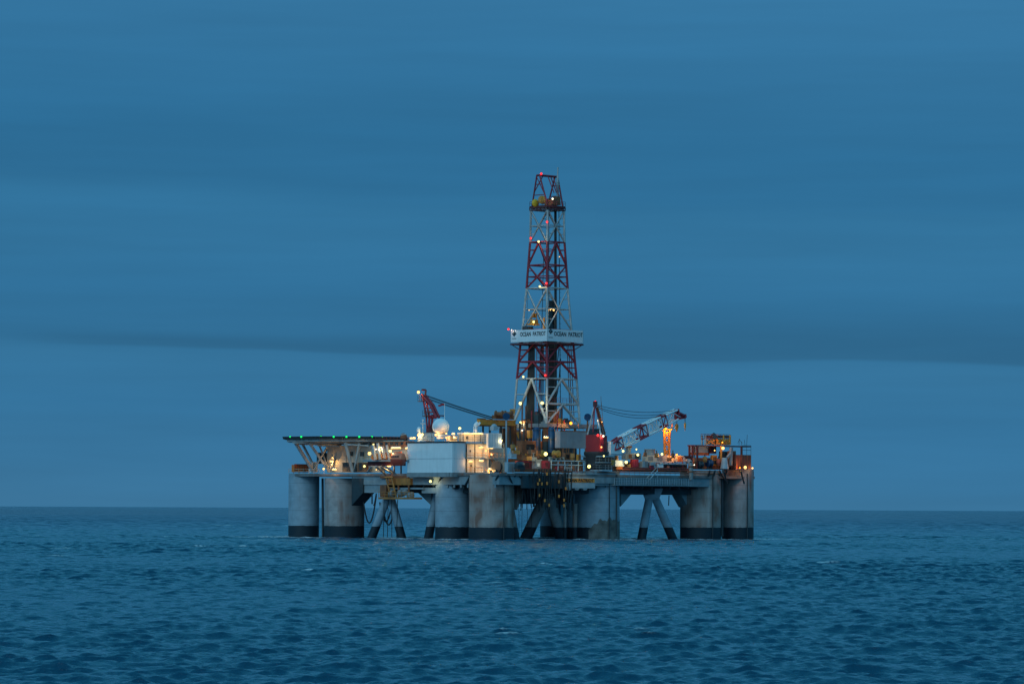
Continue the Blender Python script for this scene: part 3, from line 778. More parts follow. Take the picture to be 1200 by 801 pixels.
# banner skirt round the tower with the rig's name
BH = 42.6 * M
zb0, zb1 = zpy(401.3), zpy(387.2)
bc = [Vector((DC.x + d[0] * BH, DC.y + d[1] * BH, 0)) for d in ((-1, 0), (0, -1), (1, 0), (0, 1))]
for i, nm in enumerate(('left', 'right', 'back', 'back')):
    p, q = bc[i], bc[(i + 1) % 4]; d = (q - p).normalized(); n_ = d.cross(Z3)
    b = MB(); b.hexa([p + Z3 * zb0 - n_ * .12, p + Z3 * zb0, q + Z3 * zb0, q + Z3 * zb0 - n_ * .12][::-1], [p + Z3 * zb1 - n_ * .12, p + Z3 * zb1, q + Z3 * zb1, q + Z3 * zb1 - n_ * .12][::-1])
    bn = b.build('banner_panel', 'white_paint', der)
    L = (q - p).length
    if i < 2:
        fr = ((11.0 / 42, 40.3 / 42), (8.0 / 43, 42.2 / 43))[i]
        o = p + d * (L * fr[0]) + Z3 * zpy(394.8) + n_ * .03
        text_mesh('lettering', 'OCEAN  PATRIOT', o, d, L * (fr[1] - fr[0]), zpy(389.8) - zpy(394.9), 'letter_paint', bn, 0.014)
        e0 = p + d * (L * (4.2 / 42, 4.0 / 43)[i]); ez = zpy((391.4, 389.8)[i])
        s = 0.62; g = MB()
        c0 = e0 + Z3 * ez + n_ * .01
        ring = []
        for kk in range(24):                # a diamond with slightly hollow sides
            t = 2 * math.pi * kk / 24; ct, st2 = math.cos(t), math.sin(t)
            rr_ = s / (abs(ct) + abs(st2)) * (1 - 0.08 * abs(math.sin(2 * t)))
            ring.append(c0 + d * (ct * rr_ * 1.25) + Z3 * (st2 * rr_ * 1.12))
        g.prism(ring, n_ * .03); em = g.build('emblem', 'emblem_paint', bn)
        g = MB()
        for s1, s2 in (((-.30, .0), (.0, .28)), ((-.16, -.14), (.14, .14))):
            p1 = c0 + d * s1[0] + Z3 * s1[1] + n_ * .05; p2 = c0 + d * s2[0] + Z3 * s2[1] + n_ * .05
            g.tube(p1, p2, 0.03, n=4)
        g.build('emblem_stroke', 'pale_blue_paint', em)
        g = MB()                            # the unreadably small line below the emblem
        for kk in range(7):
            x0 = e0 + d * (-0.65 + kk * 0.2) + Z3 * zpy(397.3) + n_ * .012
            g.hexa([x0, x0 + d * .12, x0 + d * .12 + n_ * .02, x0 + n_ * .02][::-1], [x0 + Z3 * .17, x0 + d * .12 + Z3 * .17, x0 + d * .12 + n_ * .02 + Z3 * .17, x0 + n_ * .02 + Z3 * .17][::-1])
        g.build('small_marks', 'letter_paint', bn)
bp_ = MB()
ring = [Vector((q.x, q.y, zb0 - 0.45)) for q in bc]
for i in range(4):
    p, q = ring[i], ring[(i + 1) % 4]
    bp_.tube(p, q, 0.22, n=4)
    bp_.tube(dcorner(i, 410), p + Z3 * .1, 0.1, n=5)
inn = [DC + (q - DC) * 0.7 for q in ring]
for i in range(4):
    a_, b_, c_, d_ = ring[i], ring[(i + 1) % 4], Vector((inn[(i + 1) % 4].x, inn[(i + 1) % 4].y, ring[0].z)), Vector((inn[i].x, inn[i].y, ring[0].z))
    bp_.hexa([a_, b_, c_, d_], [w + Z3 * .2 for w in (a_, b_, c_, d_)])
bp_.build('racking_platform', 'maroon_paint', der)
# racked drill pipe, travelling gear, guide rails, ladders
pk = MB()
for i in range(9):
    for j in range(3):
        x0 = 616.5 + i * 1.15; pk.tube(P(x0, 503, -2 + j * .8), P(620.5 + i * 0.72, 390, -1.5 + j * .6), 0.14, n=6)
pk.build('pipe_rack', 'pipe_black', der)
pk = MB()
for i in range(8):
    for j in range(2): pk.tube(P(642.5 + i * 1.1, 500, 1 + j * .8), P(644 + i * 0.75, 352, 1.5 + j * .6), 0.13, n=6)
pk.build('pipe_rack', 'pipe_black', der)
pk = MB()
for i in range(4): pk.tube(P(630 + i * 2.0, 498, 3 + i * .3), P(634 + i * 1.0, 404, 2), 0.11, n=5)
for px in (668.5, 670.5, 673): pk.tube(P(px, 495, 3), P(px - 4, 404, 2), 0.1, n=5)
pk.build('mud_pipe', 'rust_red', der)
pk = MB()
for px in (650.5, 652): pk.tube(P(px, 500, 0), P(px - .4, 247, 0), 0.17, n=6)
pk.tube(P(641.5, 500, 2), P(642, 260, 2), 0.1, n=5)
pk.tube(P(657, 500, 2), P(655, 247, 1), 0.09, n=5); pk.tube(P(633, 470, 2), P(637, 300, 1), 0.08, n=5)
pk.tube(P(617, 385, -1), P(622, 247, -1), 0.05, n=4)
for k in range(40): pk.tube(P(655.2, 495 - k * 6.1, 1.5), P(657.6, 495 - k * 6.1, 1.5), 0.05, n=4)
pk.build('guide_rail', 'dark_steel', der)
tb = MB(); tb.cbox(P(643.5, 385, 0), 1.1, 1.1, 5.2); tb.cbox(P(643.5, 390, 0), 1.6, 1.3, 2.0); tb.tube(P(643.5, 366, 0), P(643.2, 250, 0), 0.07, n=5); tb.tube(P(642.7, 366, 0), P(642.2, 250, 0), 0.07, n=5)
tb.cbox(P(635.5, 482, -2), 1.2, 1.0, 1.8); tb.cbox(P(629, 492, -2), 1.0, 1.0, 2.0)
tb.build('travelling_block', 'teal_paint', der)
mbd = MB(); mbd.cbox(P(625, 381, -1), 2.2, 2.0, 0.35); mbd.cbox(P(626, 380, -1.5), 1.8, 0.8, 1.1)
mbd.tube(P(620, 381, -1), P(625, 367, -1), .12, n=5); mbd.tube(P(631, 381, -1), P(627, 367, -1), .12, n=5); mbd.cbox(P(626, 372, -.5), 1.3, .6, 1.0)
mbd.tube(P(637.5, 386, -3), P(637.5, 372, -3), .25, n=6)
mbd.build('monkey_board', 'yellow_paint', der)
mg = MB(); mg.cbox(P(618.5, 387, -1), 1.8, 1.8, .9); mg.build('board_base', 'dark_steel', der)
pf = MB()
a, b_ = dcorner(1, 474), dcorner(2, 474)
pf.hexa([a, b_, b_ + V * 1.2, a + V * 1.2], [w + Z3 * .35 for w in (a, b_, b_ + V * 1.2, a + V * 1.2)])
pfo = pf.build('gallery', 'white_truss', der)
MB().rail([a + Z3 * .35, b_ + Z3 * .35], 1.05, 1.3).build('gallery_rail', 'rust_red', pfo)
lf = MB()
for k in range(18): lf.tube(P(629, 404 + k * 5, -5), P(632.5, 404 + k * 5, -5), 0.06, n=4)
lf.tube(P(629, 404, -5), P(628, 494, -5), .09, n=4); lf.tube(P(632.5, 404, -5), P(633, 494, -5), .09, n=4)
lf.build('ladder', 'red_paint', der)
sn = MB(); sn.path(catenary(P(657, 420, -2), P(650, 462, -2), 3.5), 0.12); sn.path(catenary(P(655, 408, 1), P(645, 470, 1), 2), 0.1); sn.build('kelly_hose', 'rope', der)

# substructure and machinery standing below the derrick
subs = thing('drill_floor', 'raised drill floor with brown steel legs and rust-streaked sides under the derrick', 'drill floor', P(640, 540, -6))
s = MB(); s.cbox(P(640.5, 501.5, 0), 16.8, 16.8, 0.9); s.build('floor_deck', 'grey_paint', subs)
for k, (sx, sy) in enumerate(((-1, -1), (1, -1), (1, 1), (-1, 1))):
    c = DC + U * (7.2 * sx) + V * (7.2 * sy)
    s = MB(); s.cbox((c.x, c.y, ZD), 1.3, 1.3, zpy(502) - ZD); s.build('leg', 'rust_brown', subs)
for p0, p1, y0, y1 in ((604, 622, 546, 504), (622, 606, 546, 506), (646, 628, 546, 512), (657, 671, 545, 506)):
    MB().tube(P(p0, y0, -9), P(p1, y1, -9), 0.32, n=6).build('sloping_brace', 'yellow_paint', subs)
s = MB(); s.rb(606, 613, 620, 503, 525, -8); s.build('side_plate', 'grey_paint', subs)
s = MB(); s.rb(594.5, 599, 606, 497, 524, -9); s.build('side_plate', 'rust_brown', subs)
s = MB(); s.rb(618, 621, 625, 504, 513, -11); s.build('tool_cabin', 'yellow_paint', subs)
s = MB(); s.cbox(P(640, 548, -10), 9, 9, 6); s.build('pump_block', 'teal_paint', subs)
s = MB()
for (a_, b_, y) in ((616, 640, 531), (640, 664, 531)): s.rail([P(a_, y, -14), P(b_, y, -14)], 1.2, 1.2)
s.rail([P(603, 504, -10), P(622, 504, -10)], 1.1, 1.2); s.rail([P(640, 501, -9), P(678, 501, -6)], 1.1, 1.3)
s.build('hand_rail', 'yellow_paint', subs)
random.seed(31)
for k in range(26):                         # risers, standpipes and cable runs crowding the space under the derrick
    px = random.uniform(608, 676); Y = random.uniform(-12, 6); w = random.uniform(-1.5, 1.5)
    MB().tube(P(px, 545, Y), P(px + w, random.uniform(470, 505), Y), random.uniform(.08, .24), n=6).build('standpipe', ('pipe_black', 'rust_brown', 'red_paint', 'dark_steel', 'teal_paint')[k % 5], subs)
for px, y, w, h, m in ((617, 500, 2.2, 1.8, 'rust_brown'), (631, 497, 1.6, 2.6, 'teal_paint'), (649, 496, 1.8, 3.0, 'rust_brown'), (656, 499, 2.0, 1.8, 'yellow_paint'), (663, 500, 1.6, 2.0, 'dark_steel'), (640, 500, 2.4, 1.6, 'grey_paint'), (652, 490, 1.2, 2.2, 'rust_brown')):
    b = MB(); q = P(px, y + 2, -5); b.cbox(q, w, w * .8, h); b.cbox(q + Z3 * (h + .01), w * .5, w * .5, .4); b.build('floor_machine', m, subs)
for px in (628.5, 646.3):
    w = 4.2
    t = thing('riser_tensioner', ('first' if px < 640 else 'second') + ' tall blue cylinder from the left below the derrick floor', 'cylinder', P(px, 530, -16), 'tall blue cylinders below the derrick')
    q = P(px, 530, -16); h = P(px, 500, -16).z - q.z
    MB().lathe(q, [(.8, 0), (.8, h * .93), (.55, h * .97), (.55, h)], 20).build('barrel', 'blue_paint', t)
    b = MB()
    for zz in (.15, .5, .85): b.lathe(q + Z3 * h * zz, [(.88, 0), (.88, .18)], 20)
    b.tube(q + Vector((.9, -.3, 0)), q + Vector((.9, -.3, h)), .1, n=5); b.build('clamp_band', 'teal_paint', t)
t = thing('wind_wall', 'wide grey panelled windscreen wall right of the blue cylinders', 'wall', P(672, 528, -14))
w = MB(); w.rb(651, 656.5, 690, 504.5, 524.5, -20); w.build('panel', 'grey_screen', t)
w = MB()
a = P(656.5, 504.5, -20); L = lenU(656.5, 690, -20)
w.tube(a, a + U * L, .12, n=4); w.rail([a, a + U * L], 1.1, 1.4); w.build('top_rail', 'rust_brown', t)
for k in range(5):
    q = a + U * (L * (k + .5) / 5); MB().tube(Vector((q.x, q.y, ZD)), Vector((q.x, q.y, P(660, 524.5, -20).z)), .16, n=5).build('post', 'rust_brown', t)

# yellow gantry left of the derrick
t = thing('pipe_gantry', 'yellow travelling gantry beam on dark posts left of the derrick', 'gantry', P(584, 525, -18))
g = MB(); g.rb(559.5, 562, 605, 491, 497.5, -18); g.build('beam', 'yellow_paint', t)
g = MB(); g.rb(559.5, 562, 570, 489.8, 491, -18); g.rb(560, 563, 603, 497.6, 499, -17.5); g.build('flange', 'rust_brown', t)
for px in (566, 574, 587, 598):
    MB().tube(P(px, 525, -17 + (px - 562) * .2 + 1), P(px, 498, -17 + (px - 562) * .2 + 1), .25, n=6).build('post', 'dark_steel', t)
t = thing('winch_trolley', 'rust-brown winch trolley riding on top of the yellow gantry beam', 'winch', P(591, 491, -14))
g = MB(); g.rb(577, 581, 603, 486, 490.6, -15); g.rb(581, 584, 600, 483, 486, -14); g.build('frame', 'rust_brown', t)
for px, Y in ((585, -15), (596, -13)): MB().lathe(P(px, 484.8, Y), [(.5, -1), (.8, -.95), (.8, -.7), (.5, -.65), (.5, .65), (.8, .7), (.8, .95), (.5, 1)], 16, axis=(1, -.4, 0)).build('drum', 'rust_brown', t)
g = MB(); g.rb(598, 600, 604, 479, 484, -11); g.build('motor', 'yellow_paint', t)
for px, py, yb, nm in ((593.3, 487.5, 548, 'blue disc on a slim post in front of the yellow gantry beam'), (688.6, 488.5, 508, 'blue disc on a slim post beside the red crane tower')):
    t = thing('signal_disc', nm, 'disc sign', P(px, yb, -20), 'blue discs on posts')
    MB().lathe(P(px, py, -20), [(.82, -.12), (.82, .12)], 24, axis=(0.25, -1, 0)).build('disc', 'blue_paint', t)
    MB().tube(P(px, yb, -20.0) + Vector((0, .3, 0)), P(px, py + 2, -19.7), .2, n=6).build('post', 'pale_blue_paint' if px < 600 else 'rust_brown', t)

# ================================================================== accommodation block
YB = -42.0
acc = thing('accommodation_block', 'white windowless accommodation block overhanging the near corner of the rig', 'building', P(530, 558, YB))
a = MB(); a.rb(478, 530, 545.5, 518.3, 553.2, YB); a.build('wall', 'white_paint', acc)
# ribbed cladding strips on the right-hand face
a = MB()
for k in range(8):
    px = 531.0 + k * 1.95
    o = P(px, 553.0, YB + (px - 530) * .2); a.obox(o - V * 0.08, .14, .075, P(px, 518.8, YB).z - P(px, 553.0, YB).z)
a.build('cladding_rib', 'white_paint', acc)
# seams on the big face
a = MB()
for px in (505,):
    Y = YB + (530 - px) * .2; o = P(px, 553.2, Y); a.obox(o - U * .02, .018, .1, P(px, 518.5, Y).z - o.z)
o = P(530, 537.2, YB); a.obox(o - U * .02 + V * .05, .018, lenV(530, 478, YB) - .1, .1)
a.obox(o - V * .02 + U * .05, lenU(530, 545, YB) - .1, .018, .1)
a.build('panel_seam', 'pale_blue_paint', acc)
a = MB(); o = P(530, 558.4, YB) - U * .1 - V * .1; z = P(530, 553.2, YB).z - .004
a.obox(o, lenU(530, 560, YB), lenV(530, 478, YB) + .2, z - o.z); a.build('skirt', 'grey_paint', acc)
a = MB()
for k in range(7):
    px = 478 + k * 8.2; Y = YB + (530 - px) * .2; o = P(px, 558.2, Y); a.obox(o - U * .14, .03, .1, P(px, 553.4, Y).z - o.z)
a.build('skirt_joint', 'dark_steel', acc)
a = MB(); o = P(530, 518.3, YB) - U * .15 - V * .15
a.obox(o + Z3 * .004, lenU(530, 545.5, YB) + .3, lenV(530, 478, YB) + .3, .3); a.build('roof_edge', 'dark_steel', acc)
rt = P(530, 518.3, YB) + Z3 * .3
MB().rail([rt + V * (lenV(530, 478, YB) - .2), rt, rt + U * lenU(530, 590, YB)], 1.1, 1.5).build('roof_rail', 'grey_paint', acc)
# stepped module with lit balconies right of the block
mod = thing('stair_module', 'cream two-level module with lit doors and balconies right of the white block', 'building', P(568, 556, -33))
def YM(px): return YB + (px - 530) * .2 + 1.6
a = MB(); a.fu(546.2, 573, 519, 553, YM(546), 5); a.build('wall', 'white_paint', mod)
a = MB(); a.fu(573.3, 592, 524, 553, YM(573) + 2.4, 4); a.build('wall', 'cream_paint', mod)
for y in (553.2, 536.0, 518.6):
    a = MB(); a.fu(546.2, 592, y, y + 1.0, YM(546) - 2.2, 3.0); a.build('balcony_floor', 'hull_paint', mod)
for y in (553.2, 536.0):
    q = P(546.4, y, YM(546) - 2.1); MB().rail([q, q + U * lenU(546.4, 592, YM(546))], 1.15, 1.2).build('balcony_rail', 'yellow_paint', mod)
for i, (px, y0, y1) in enumerate(((549, 524, 535.5), (560, 524, 535.5), (550, 541, 552.8), (560, 541, 552.8), (566.5, 524, 535.5), (585, 541, 552.8))):
    Y = YM(px) + (2.4 if px > 573 else 0)
    d = MB(); o = P(px, y1, Y) - V * .06; d.obox(o, .95, .08, P(px, y0, Y).z - o.z); do = d.build('door', 'cream_paint', mod)
    d = MB(); d.obox(o - V * .03 + U * .3 + Z3 * 1.2, .35, .03, .45); d.build('window', 'glass_dark', do)
for px in (546.8, 556.5, 572, 590.5): MB().tube(P(px, 554, YM(px) - 2.0), P(px, 519, YM(px) - 2.0), .13, n=6).build('post', 'dark_steel' if px < 560 else 'cream_paint', mod)
a = MB(); q0 = P(577, 536, YM(577) - .6); q1 = P(588, 553, YM(588) - .6)
a.tube(q0, q1, .12, n=4); a.tube(q0 + V * .8, q1 + V * .8, .12, n=4); a.tube(q0 + Z3, q1 + Z3, .06, n=4)
for k in range(9): a.tube(q0.lerp(q1, k / 8), q0.lerp(q1, k / 8) + V * .8, .06, n=4)
a.build('stair', 'yellow_paint', mod)
t = thing('cable_drum', 'dark round drum standing on the lower balcony of the cream module', 'drum', P(582, 552, -34))
MB().lathe(P(582, 546.5, -34), [(1.25, -.5), (1.25, -.4), (.8, -.38), (.8, .38), (1.25, .4), (1.25, .5)], 24, axis=(-.4, -1, 0)).build('reel', 'dark_steel', t)
t2 = MB(); t2.cbox(P(582, 552.9, -34), 1.8, 1.2, .5); t2.build('cradle', 'teal_paint', t)
# upper decks on the roof
up = thing('bridge_deckhouse', 'low white roof deckhouse with strip lamps under the yellow gantry', 'deckhouse', P(548, 517, -36))
a = MB(); a.rb(538, 543, 570, 508.5, 517.2, -37); a.build('wall', 'cream_paint', up)
a = MB(); a.rb(536.5, 542, 571, 506.6, 508.4, -37.4); a.build('roof', 'white_paint', up)
for k in range(4):
    px = 546 + k * 5.6; Y = -37 + (px - 543) * .2; o = P(px, 514.5, Y) - V * .05; MB().obox(o, .7, .06, .75).build('window', 'glass_dark', up)
t = thing('ribbed_container', 'pale ribbed container standing upright left of the brown drill floor side', 'container', P(580, 526, -36))
MB().rb(570.5, 572, 588, 507.5, 524.5, -37).build('body', 'ribbed_white', t)
a = MB(); o = P(572, 507.5, -37); L = lenU(572, 588, -37); a.obox(o - V * .06 - Z3 * .12, L, .1, .2); a.obox(P(572, 524.5, -37) - V * .06, L, .1, .2)
for k in range(9): q = P(572, 524.5, -37) + U * (L * k / 8); a.obox(q - V * .05, .14, .08, o.z - q.z)
a.build('frame', 'white_paint', t)
t = thing('vent_cowl', 'white swan-neck ventilation cowl on the roof beside the yellow gantry', 'vent', P(557, 507, -33))
b = MB(); q = P(557, 507, -33)
b.path([q, q + Z3 * 1.5, q + Vector((.2, 0, 2.0)), q + Vector((.6, 0, 2.15)), q + Vector((1.0, 0, 1.9))], .48, 14); b.ball(q + Vector((.25, 0, 1.75)), .62, 16)
b.build('duct', 'white_paint', t)
b = MB(); b.cbox(P(579, 503.8, -30), 1.4, 1.4, .9); b.ball(P(579, 500.0, -30), .7, 16); bo = b.build('vent_box', 'pale_blue_paint')
tag(bo, 'small pale vent box with domed cap below the gantry beam', 'vent')

# radome, satellite domes, roof clutter
t = thing('radome', 'big white spherical radome on the roof of the white block', 'radome', P(516.5, 513, -36))
MB().ball(P(516.5, 499.8, -36), 1.93, 40).build('dome', 'radome_white', t)
MB().lathe(P(516.5, 514, -36), [(1.0, 0), (.8, 1.2)], 20).build('pedestal', 'white_paint', t)
t = thing('satellite_dome', 'small white satellite dome on a pedestal left of the big radome', 'satellite dome', P(491, 513, -32.5))
b = MB(); b.ball(P(491, 502.6, -32.5), .5, 18, 1.1); b.cyl(P(491, 506.0, -32.5), .5, .7, 18); b.build('dome', 'radome_white', t)
MB().tube(P(491, 517, -32.5), P(491, 505, -32.5), .25, n=8).build('pedestal', 'white_paint', t)
t = thing('radar_mast', 'thin white radar mast with a rotating bar near the red crane boom', 'mast', P(495.5, 513, -33))
b = MB(); b.tube(P(495.5, 517, -33), P(495.5, 493, -33), .1, n=6); b.ball(P(495.5, 492, -33), .22, 10); b.build('pole', 'white_paint', t)
b = MB(); b.cbox(P(495.5, 496.5, -33.1), 1.4, .2, .22); b.build('radar_bar', 'white_paint', t)
t = thing('roof_locker', 'white roof locker below the foot of the red crane boom', 'locker', P(500, 517, -36))
MB().rb(491, 494, 510, 507, 516.2, -33).build('body', 'white_paint', t)
b = MB(); b.rb(490.5, 493.8, 510.5, 506.2, 507, -33.1); b.build('lid', 'pale_blue_paint', t)
t = thing('ventilation_housing', 'white ventilation housing with dark louvres right of the radome', 'vent', P(529, 517, -40))
MB().rb(524, 527, 537, 510, 516.6, -39.4).build('body', 'cream_paint', t)
b = MB(); o = P(527.6, 515.5, -39.4) - V * .05
for k in range(4): b.obox(o + Z3 * (.1 + .26 * k), 2.0, .06, .12)
b.build('louvre', 'dark_steel', t)
for px, yt, w in ((506, 503, 'behind the roof locker'), (539.2, 500, 'carrying the yellow-green floodlight'), (543, 506, 'at the front corner of the roof deckhouse'), (556, 499.5, 'beside the swan-neck cowl'), (563, 504, 'in front of the long strip lamp')):
    Y = -41 + abs(px - 530) * .2
    tag(MB().tube(P(px, 518, Y), P(px, yt, Y), .07, .04, n=5).build('whip_antenna', 'dark_steel'), 'thin dark whip antenna ' + w, 'antenna', 'whip antennas on the white block roof')

# ================================================================== helideck
YH = -3
hel = thing('helideck', 'flat dark helideck on a white truss overhanging the far left corner', 'helideck', P(405, 553, YH))
hc = P(405.5, 516, YH); R = 15.6
def octo(r, z): return [Vector((hc.x + r * math.cos(math.radians(22.5 + 45 * i)), hc.y + r * math.sin(math.radians(22.5 + 45 * i)), z)) for i in range(8)]
zt = P(406, 513.2, YH).z
MB().prism(octo(R, zt - .35), Z3 * .3).build('landing_deck', 'deck_green', hel)
b = MB(); o1 = octo(R - .1, zt - .2); o2 = octo(R + .05, zt + .12)
for i in range(8):
    b.tube(o1[i], o1[(i + 1) % 8], .12, n=4); b.tube(o2[i], o2[(i + 1) % 8], .09, n=4)
    for t in np.linspace(0, 1, 9): b.tube(o1[i].lerp(o1[(i + 1) % 8], t), o2[i].lerp(o2[(i + 1) % 8], t), .05, n=4)
    b.hexa([o1[i], o1[(i + 1) % 8], o1[(i + 1) % 8] + Vector((0, 0, .02)), o1[i] + Vector((0, 0, .02))], [o2[i], o2[(i + 1) % 8], o2[(i + 1) % 8] + Vector((0, 0, .02)), o2[i] + Vector((0, 0, .02))])
b.build('safety_net', 'dark_steel', hel)
b = MB(); b.prism(octo(R - 1.0, zt - 1.0), Z3 * .62)
b.build('deck_girder', 'white_truss', hel)
b = MB()
for k in range(9):
    yy = hc.y - 9 + k * 2.2; b.tube(Vector((hc.x - 12, yy, zt - 1.25)), Vector((hc.x + 13, yy, zt - 1.25)), .2, n=4)
b.build('deck_beam', 'white_truss', hel)
b = MB(); b.fv(420, 478, 515.5, 521.0, -20, .4); b.build('fascia', 'cream_paint', hel)
for (x0, y0, x1, y1, Y0, Y1, r) in (
        (346, 518, 367, 552, -8, -4, .42), (353.5, 518, 371, 552, 2, -2, .30), (362, 518, 386, 552, -12, -8, .33), (404.5, 518, 413.5, 553, -16, -14, .40),
        (421, 519, 415, 553, -16, -14, .30), (374, 521, 384.5, 548, -3, -5, .22), (384, 522, 368, 550, -6, -4, .2), (398, 521, 386, 552, -6, -7, .28), (388, 520, 372, 541, 0, 0, .2), (399, 521, 408, 545, -3, -8, .22), (431, 519, 440, 538, -14, -14, .28)):
    MB().tube(P(x0, y0, Y0), P(x1, y1, Y1), r, n=8).build('truss_leg', 'white_truss', hel)
b = MB(); b.tube(P(372, 522, -12), P(398, 522.5, -12), .2, n=4); b.tube(P(404, 520, -16), P(432, 522, -16), .2, n=4); b.tube(P(352, 520, -8), P(400, 521, -6), .2, n=6); b.build('truss_chord', 'white_truss', hel)

t = thing('deckhouse', 'cream deckhouse with small dark windows under the helideck', 'deckhouse', P(420, 553, -14))
YD = YL(446) + 5.0
MB().rb(384, 446, 452, 521, 553, YD).build('wall', 'cream_paint', t)
for px in (411, 413.6, 424, 426.5):
    Y = YD + (446 - px) * .2; o = P(px, 534.2, Y) - U * .08; MB().obox(o, .06, .5, 1.0).build('window', 'glass_dark', t)
for px in (417, 406): Y = YD + (446 - px) * .2; o = P(px, 552, Y) - U * .12; MB().obox(o, .1, .22, 5.8).build('wall_post', 'cream_paint', t)
t = thing('storage_container', 'dark steel container below the cream deckhouse windows', 'container', P(411, 553, -12))
Yc = YL(417) + 1.5
MB().rb(402, 417, 419, 541.5, 552.5, Yc).build('body', 'dark_steel', t)
b = MB(); o = P(417, 552.3, Yc) - U * .05
for k in range(8): b.obox(o + V * (.3 + k * .5), .05, .12, 2.0)
b.build('corrugation', 'teal_paint', t)
t = thing('workshop_container', 'brown container with a lamp between the deckhouse and the lifeboat platform', 'container', P(424, 553, -15))
Yc = YL(430) + 1.6
MB().rb(419.5, 430, 432.5, 541.5, 552.5, Yc).build('body', 'rust_brown', t)
b = MB(); o = P(424, 551, Yc + 1.2) - U * .05; b.obox(o, .05, .9, 1.7); b.build('door', 'dark_steel', t)
t = thing('orange_container', 'orange open-top container on the outermost left column', 'container', P(352, 553, 0))
MB().rb(342.5, 345, 362, 544.2, 552.8, -2).build('body', 'orange_paint', t)
b = MB(); o = P(345, 552.8, -2); L = lenU(345, 362, -2)
for k in range(7): q = o + U * (L * k / 6); b.obox(q - V * .08, .16, .1, P(345, 543.8, -2).z - o.z)
b.obox(P(345, 544.2, -2) - V * .08, L, .12, .18); b.build('frame', 'coral_dark', t)
t = thing('crew_cabin', 'white cabin between the orange container and the helideck legs', 'cabin', P(368, 553, -3))
MB().rb(363, 365.5, 373, 541, 553, -4).build('body', 'white_paint', t); b = MB(); o = P(367, 551.5, -4 + .3) - V * .05; b.obox(o, .8, .05, 1.9); b.build('door', 'pale_blue_paint', t)
rl = MB().rail([P(338.5, 554, -3.2), P(356, 554, -5), P(374, 554, -3)], 1.0, 1.2); b = rl.build('column_rail', 'yellow_paint', hull)
t = thing('work_platform', 'orange-brown machinery stack with a yellow panel behind the helideck legs', 'machinery', P(388, 553, 3))
MB().rb(383, 388, 395, 531, 545, -2.5).build('body', 'rust_brown', t); MB().rb(386.3, 387, 389.5, 528.6, 534, -2.8).build('panel', 'bright_yellow', t); MB().tube(P(377, 543, 3), P(377, 530, 3), 1.2, n=14).build('tank', 'teal_paint', t)

# lifeboats and their platform
t = thing('lifeboat_platform', 'grey lifeboat platform with a maroon belly left of the white block', 'platform', P(454, 541, -24))
b = MB(); b.fv(426, 478, 538.2, 540.2, -32.5, 5); b.build('platform_deck', 'hull_paint', t)
b = MB(); b.fv(431.5, 462, 540.3, 545.2, -27.5, 3.6); b.build('belly', 'maroon_paint', t)
b = MB(); b.rail([P(427, 538.2, -22), P(478, 538.2, -32.4)], 1.1, 1.4); b.build('hand_rail', 'yellow_paint', t)
for (x0, y0, x1, y1) in ((440, 546, 453, 556), (452, 546, 478, 566), (436, 546, 430, 553), (446, 546, 470, 560), (441, 546, 452, 556), (462, 546, 462, 553), (470, 546, 470, 554)):
    MB().tube(P(x0, y0, -27), P(x1, y1, -24), .2, n=6).build('support_strut', 'grey_paint', t)
for (px, y0, y1, w) in ((445.5, 519, 538, .35), (456, 521, 538, .3), (440, 521, 538, .4), (451, 523, 537, .4)):
    b = MB(); b.tube(P(px - 3, y0, -26), P(px, y1, -26), w, n=6); b.build('davit_post', 'pale_blue_paint', t)


def lifeboat(p_l, p_r, yt, yb, Yr, label, m1, m2, W=3.0):
    L = lenV(p_r, p_l, Yr); o = P(p_r, yb, Yr); H = P(p_r, yt, Yr).z - o.z; t = thing('lifeboat', label, 'lifeboat', o + V * (L / 2), 'orange lifeboats beside the white block')
    def shell(z0, z1, f0, f1, nm, m):
        b = MB(); n = 16; rows = []
        for k in range(7):
            a = k / 6; z = z0 + (z1 - z0) * a; w = f0 + (f1 - f0) * (math.sin(a * math.pi / 2) if f1 > f0 else 1 - math.cos(a * math.pi / 2))
            row = []
            for i in range(32):
                th = 2 * math.pi * i / 32; ex = 0.45
                cx = math.copysign(abs(math.cos(th)) ** ex, math.cos(th)); sx = math.copysign(abs(math.sin(th)) ** ex, math.sin(th))
                row.append(o + V * (L / 2 + cx * L / 2 * (1 - (1 - w) * .35)) + U * (W / 2 + sx * W / 2 * w) + Z3 * z)
            rows.append(row)
        vs = [q for r_ in rows for q in r_]; fs = [(k * 32 + i, k * 32 + (i + 1) % 32, (k + 1) * 32 + (i + 1) % 32, (k + 1) * 32 + i) for k in range(6) for i in range(32)]
        b.add(vs, fs, True); b.add(rows[-1], [tuple(range(32))]); b.add(rows[0], [tuple(range(32))[::-1]])
        return b.build(nm, m, t)
    shell(0, H * .5, .45, 1.0, 'boat_hull', m2); c = shell(H * .5, H, 1.0, .55, 'canopy', m1)
    b = MB(); b.cbox(o + V * (L * .5) + U * W * .5 + Z3 * (H * .97), 1.0, 1.4, H * .16); b.build('conning_box', m1, t)
    for k in range(4): MB().obox(o + V * (L * (.2 + .17 * k)) - U * -.02 + Z3 * (H * .66), .06, .5, .35).build('window', 'glass_dark', c)


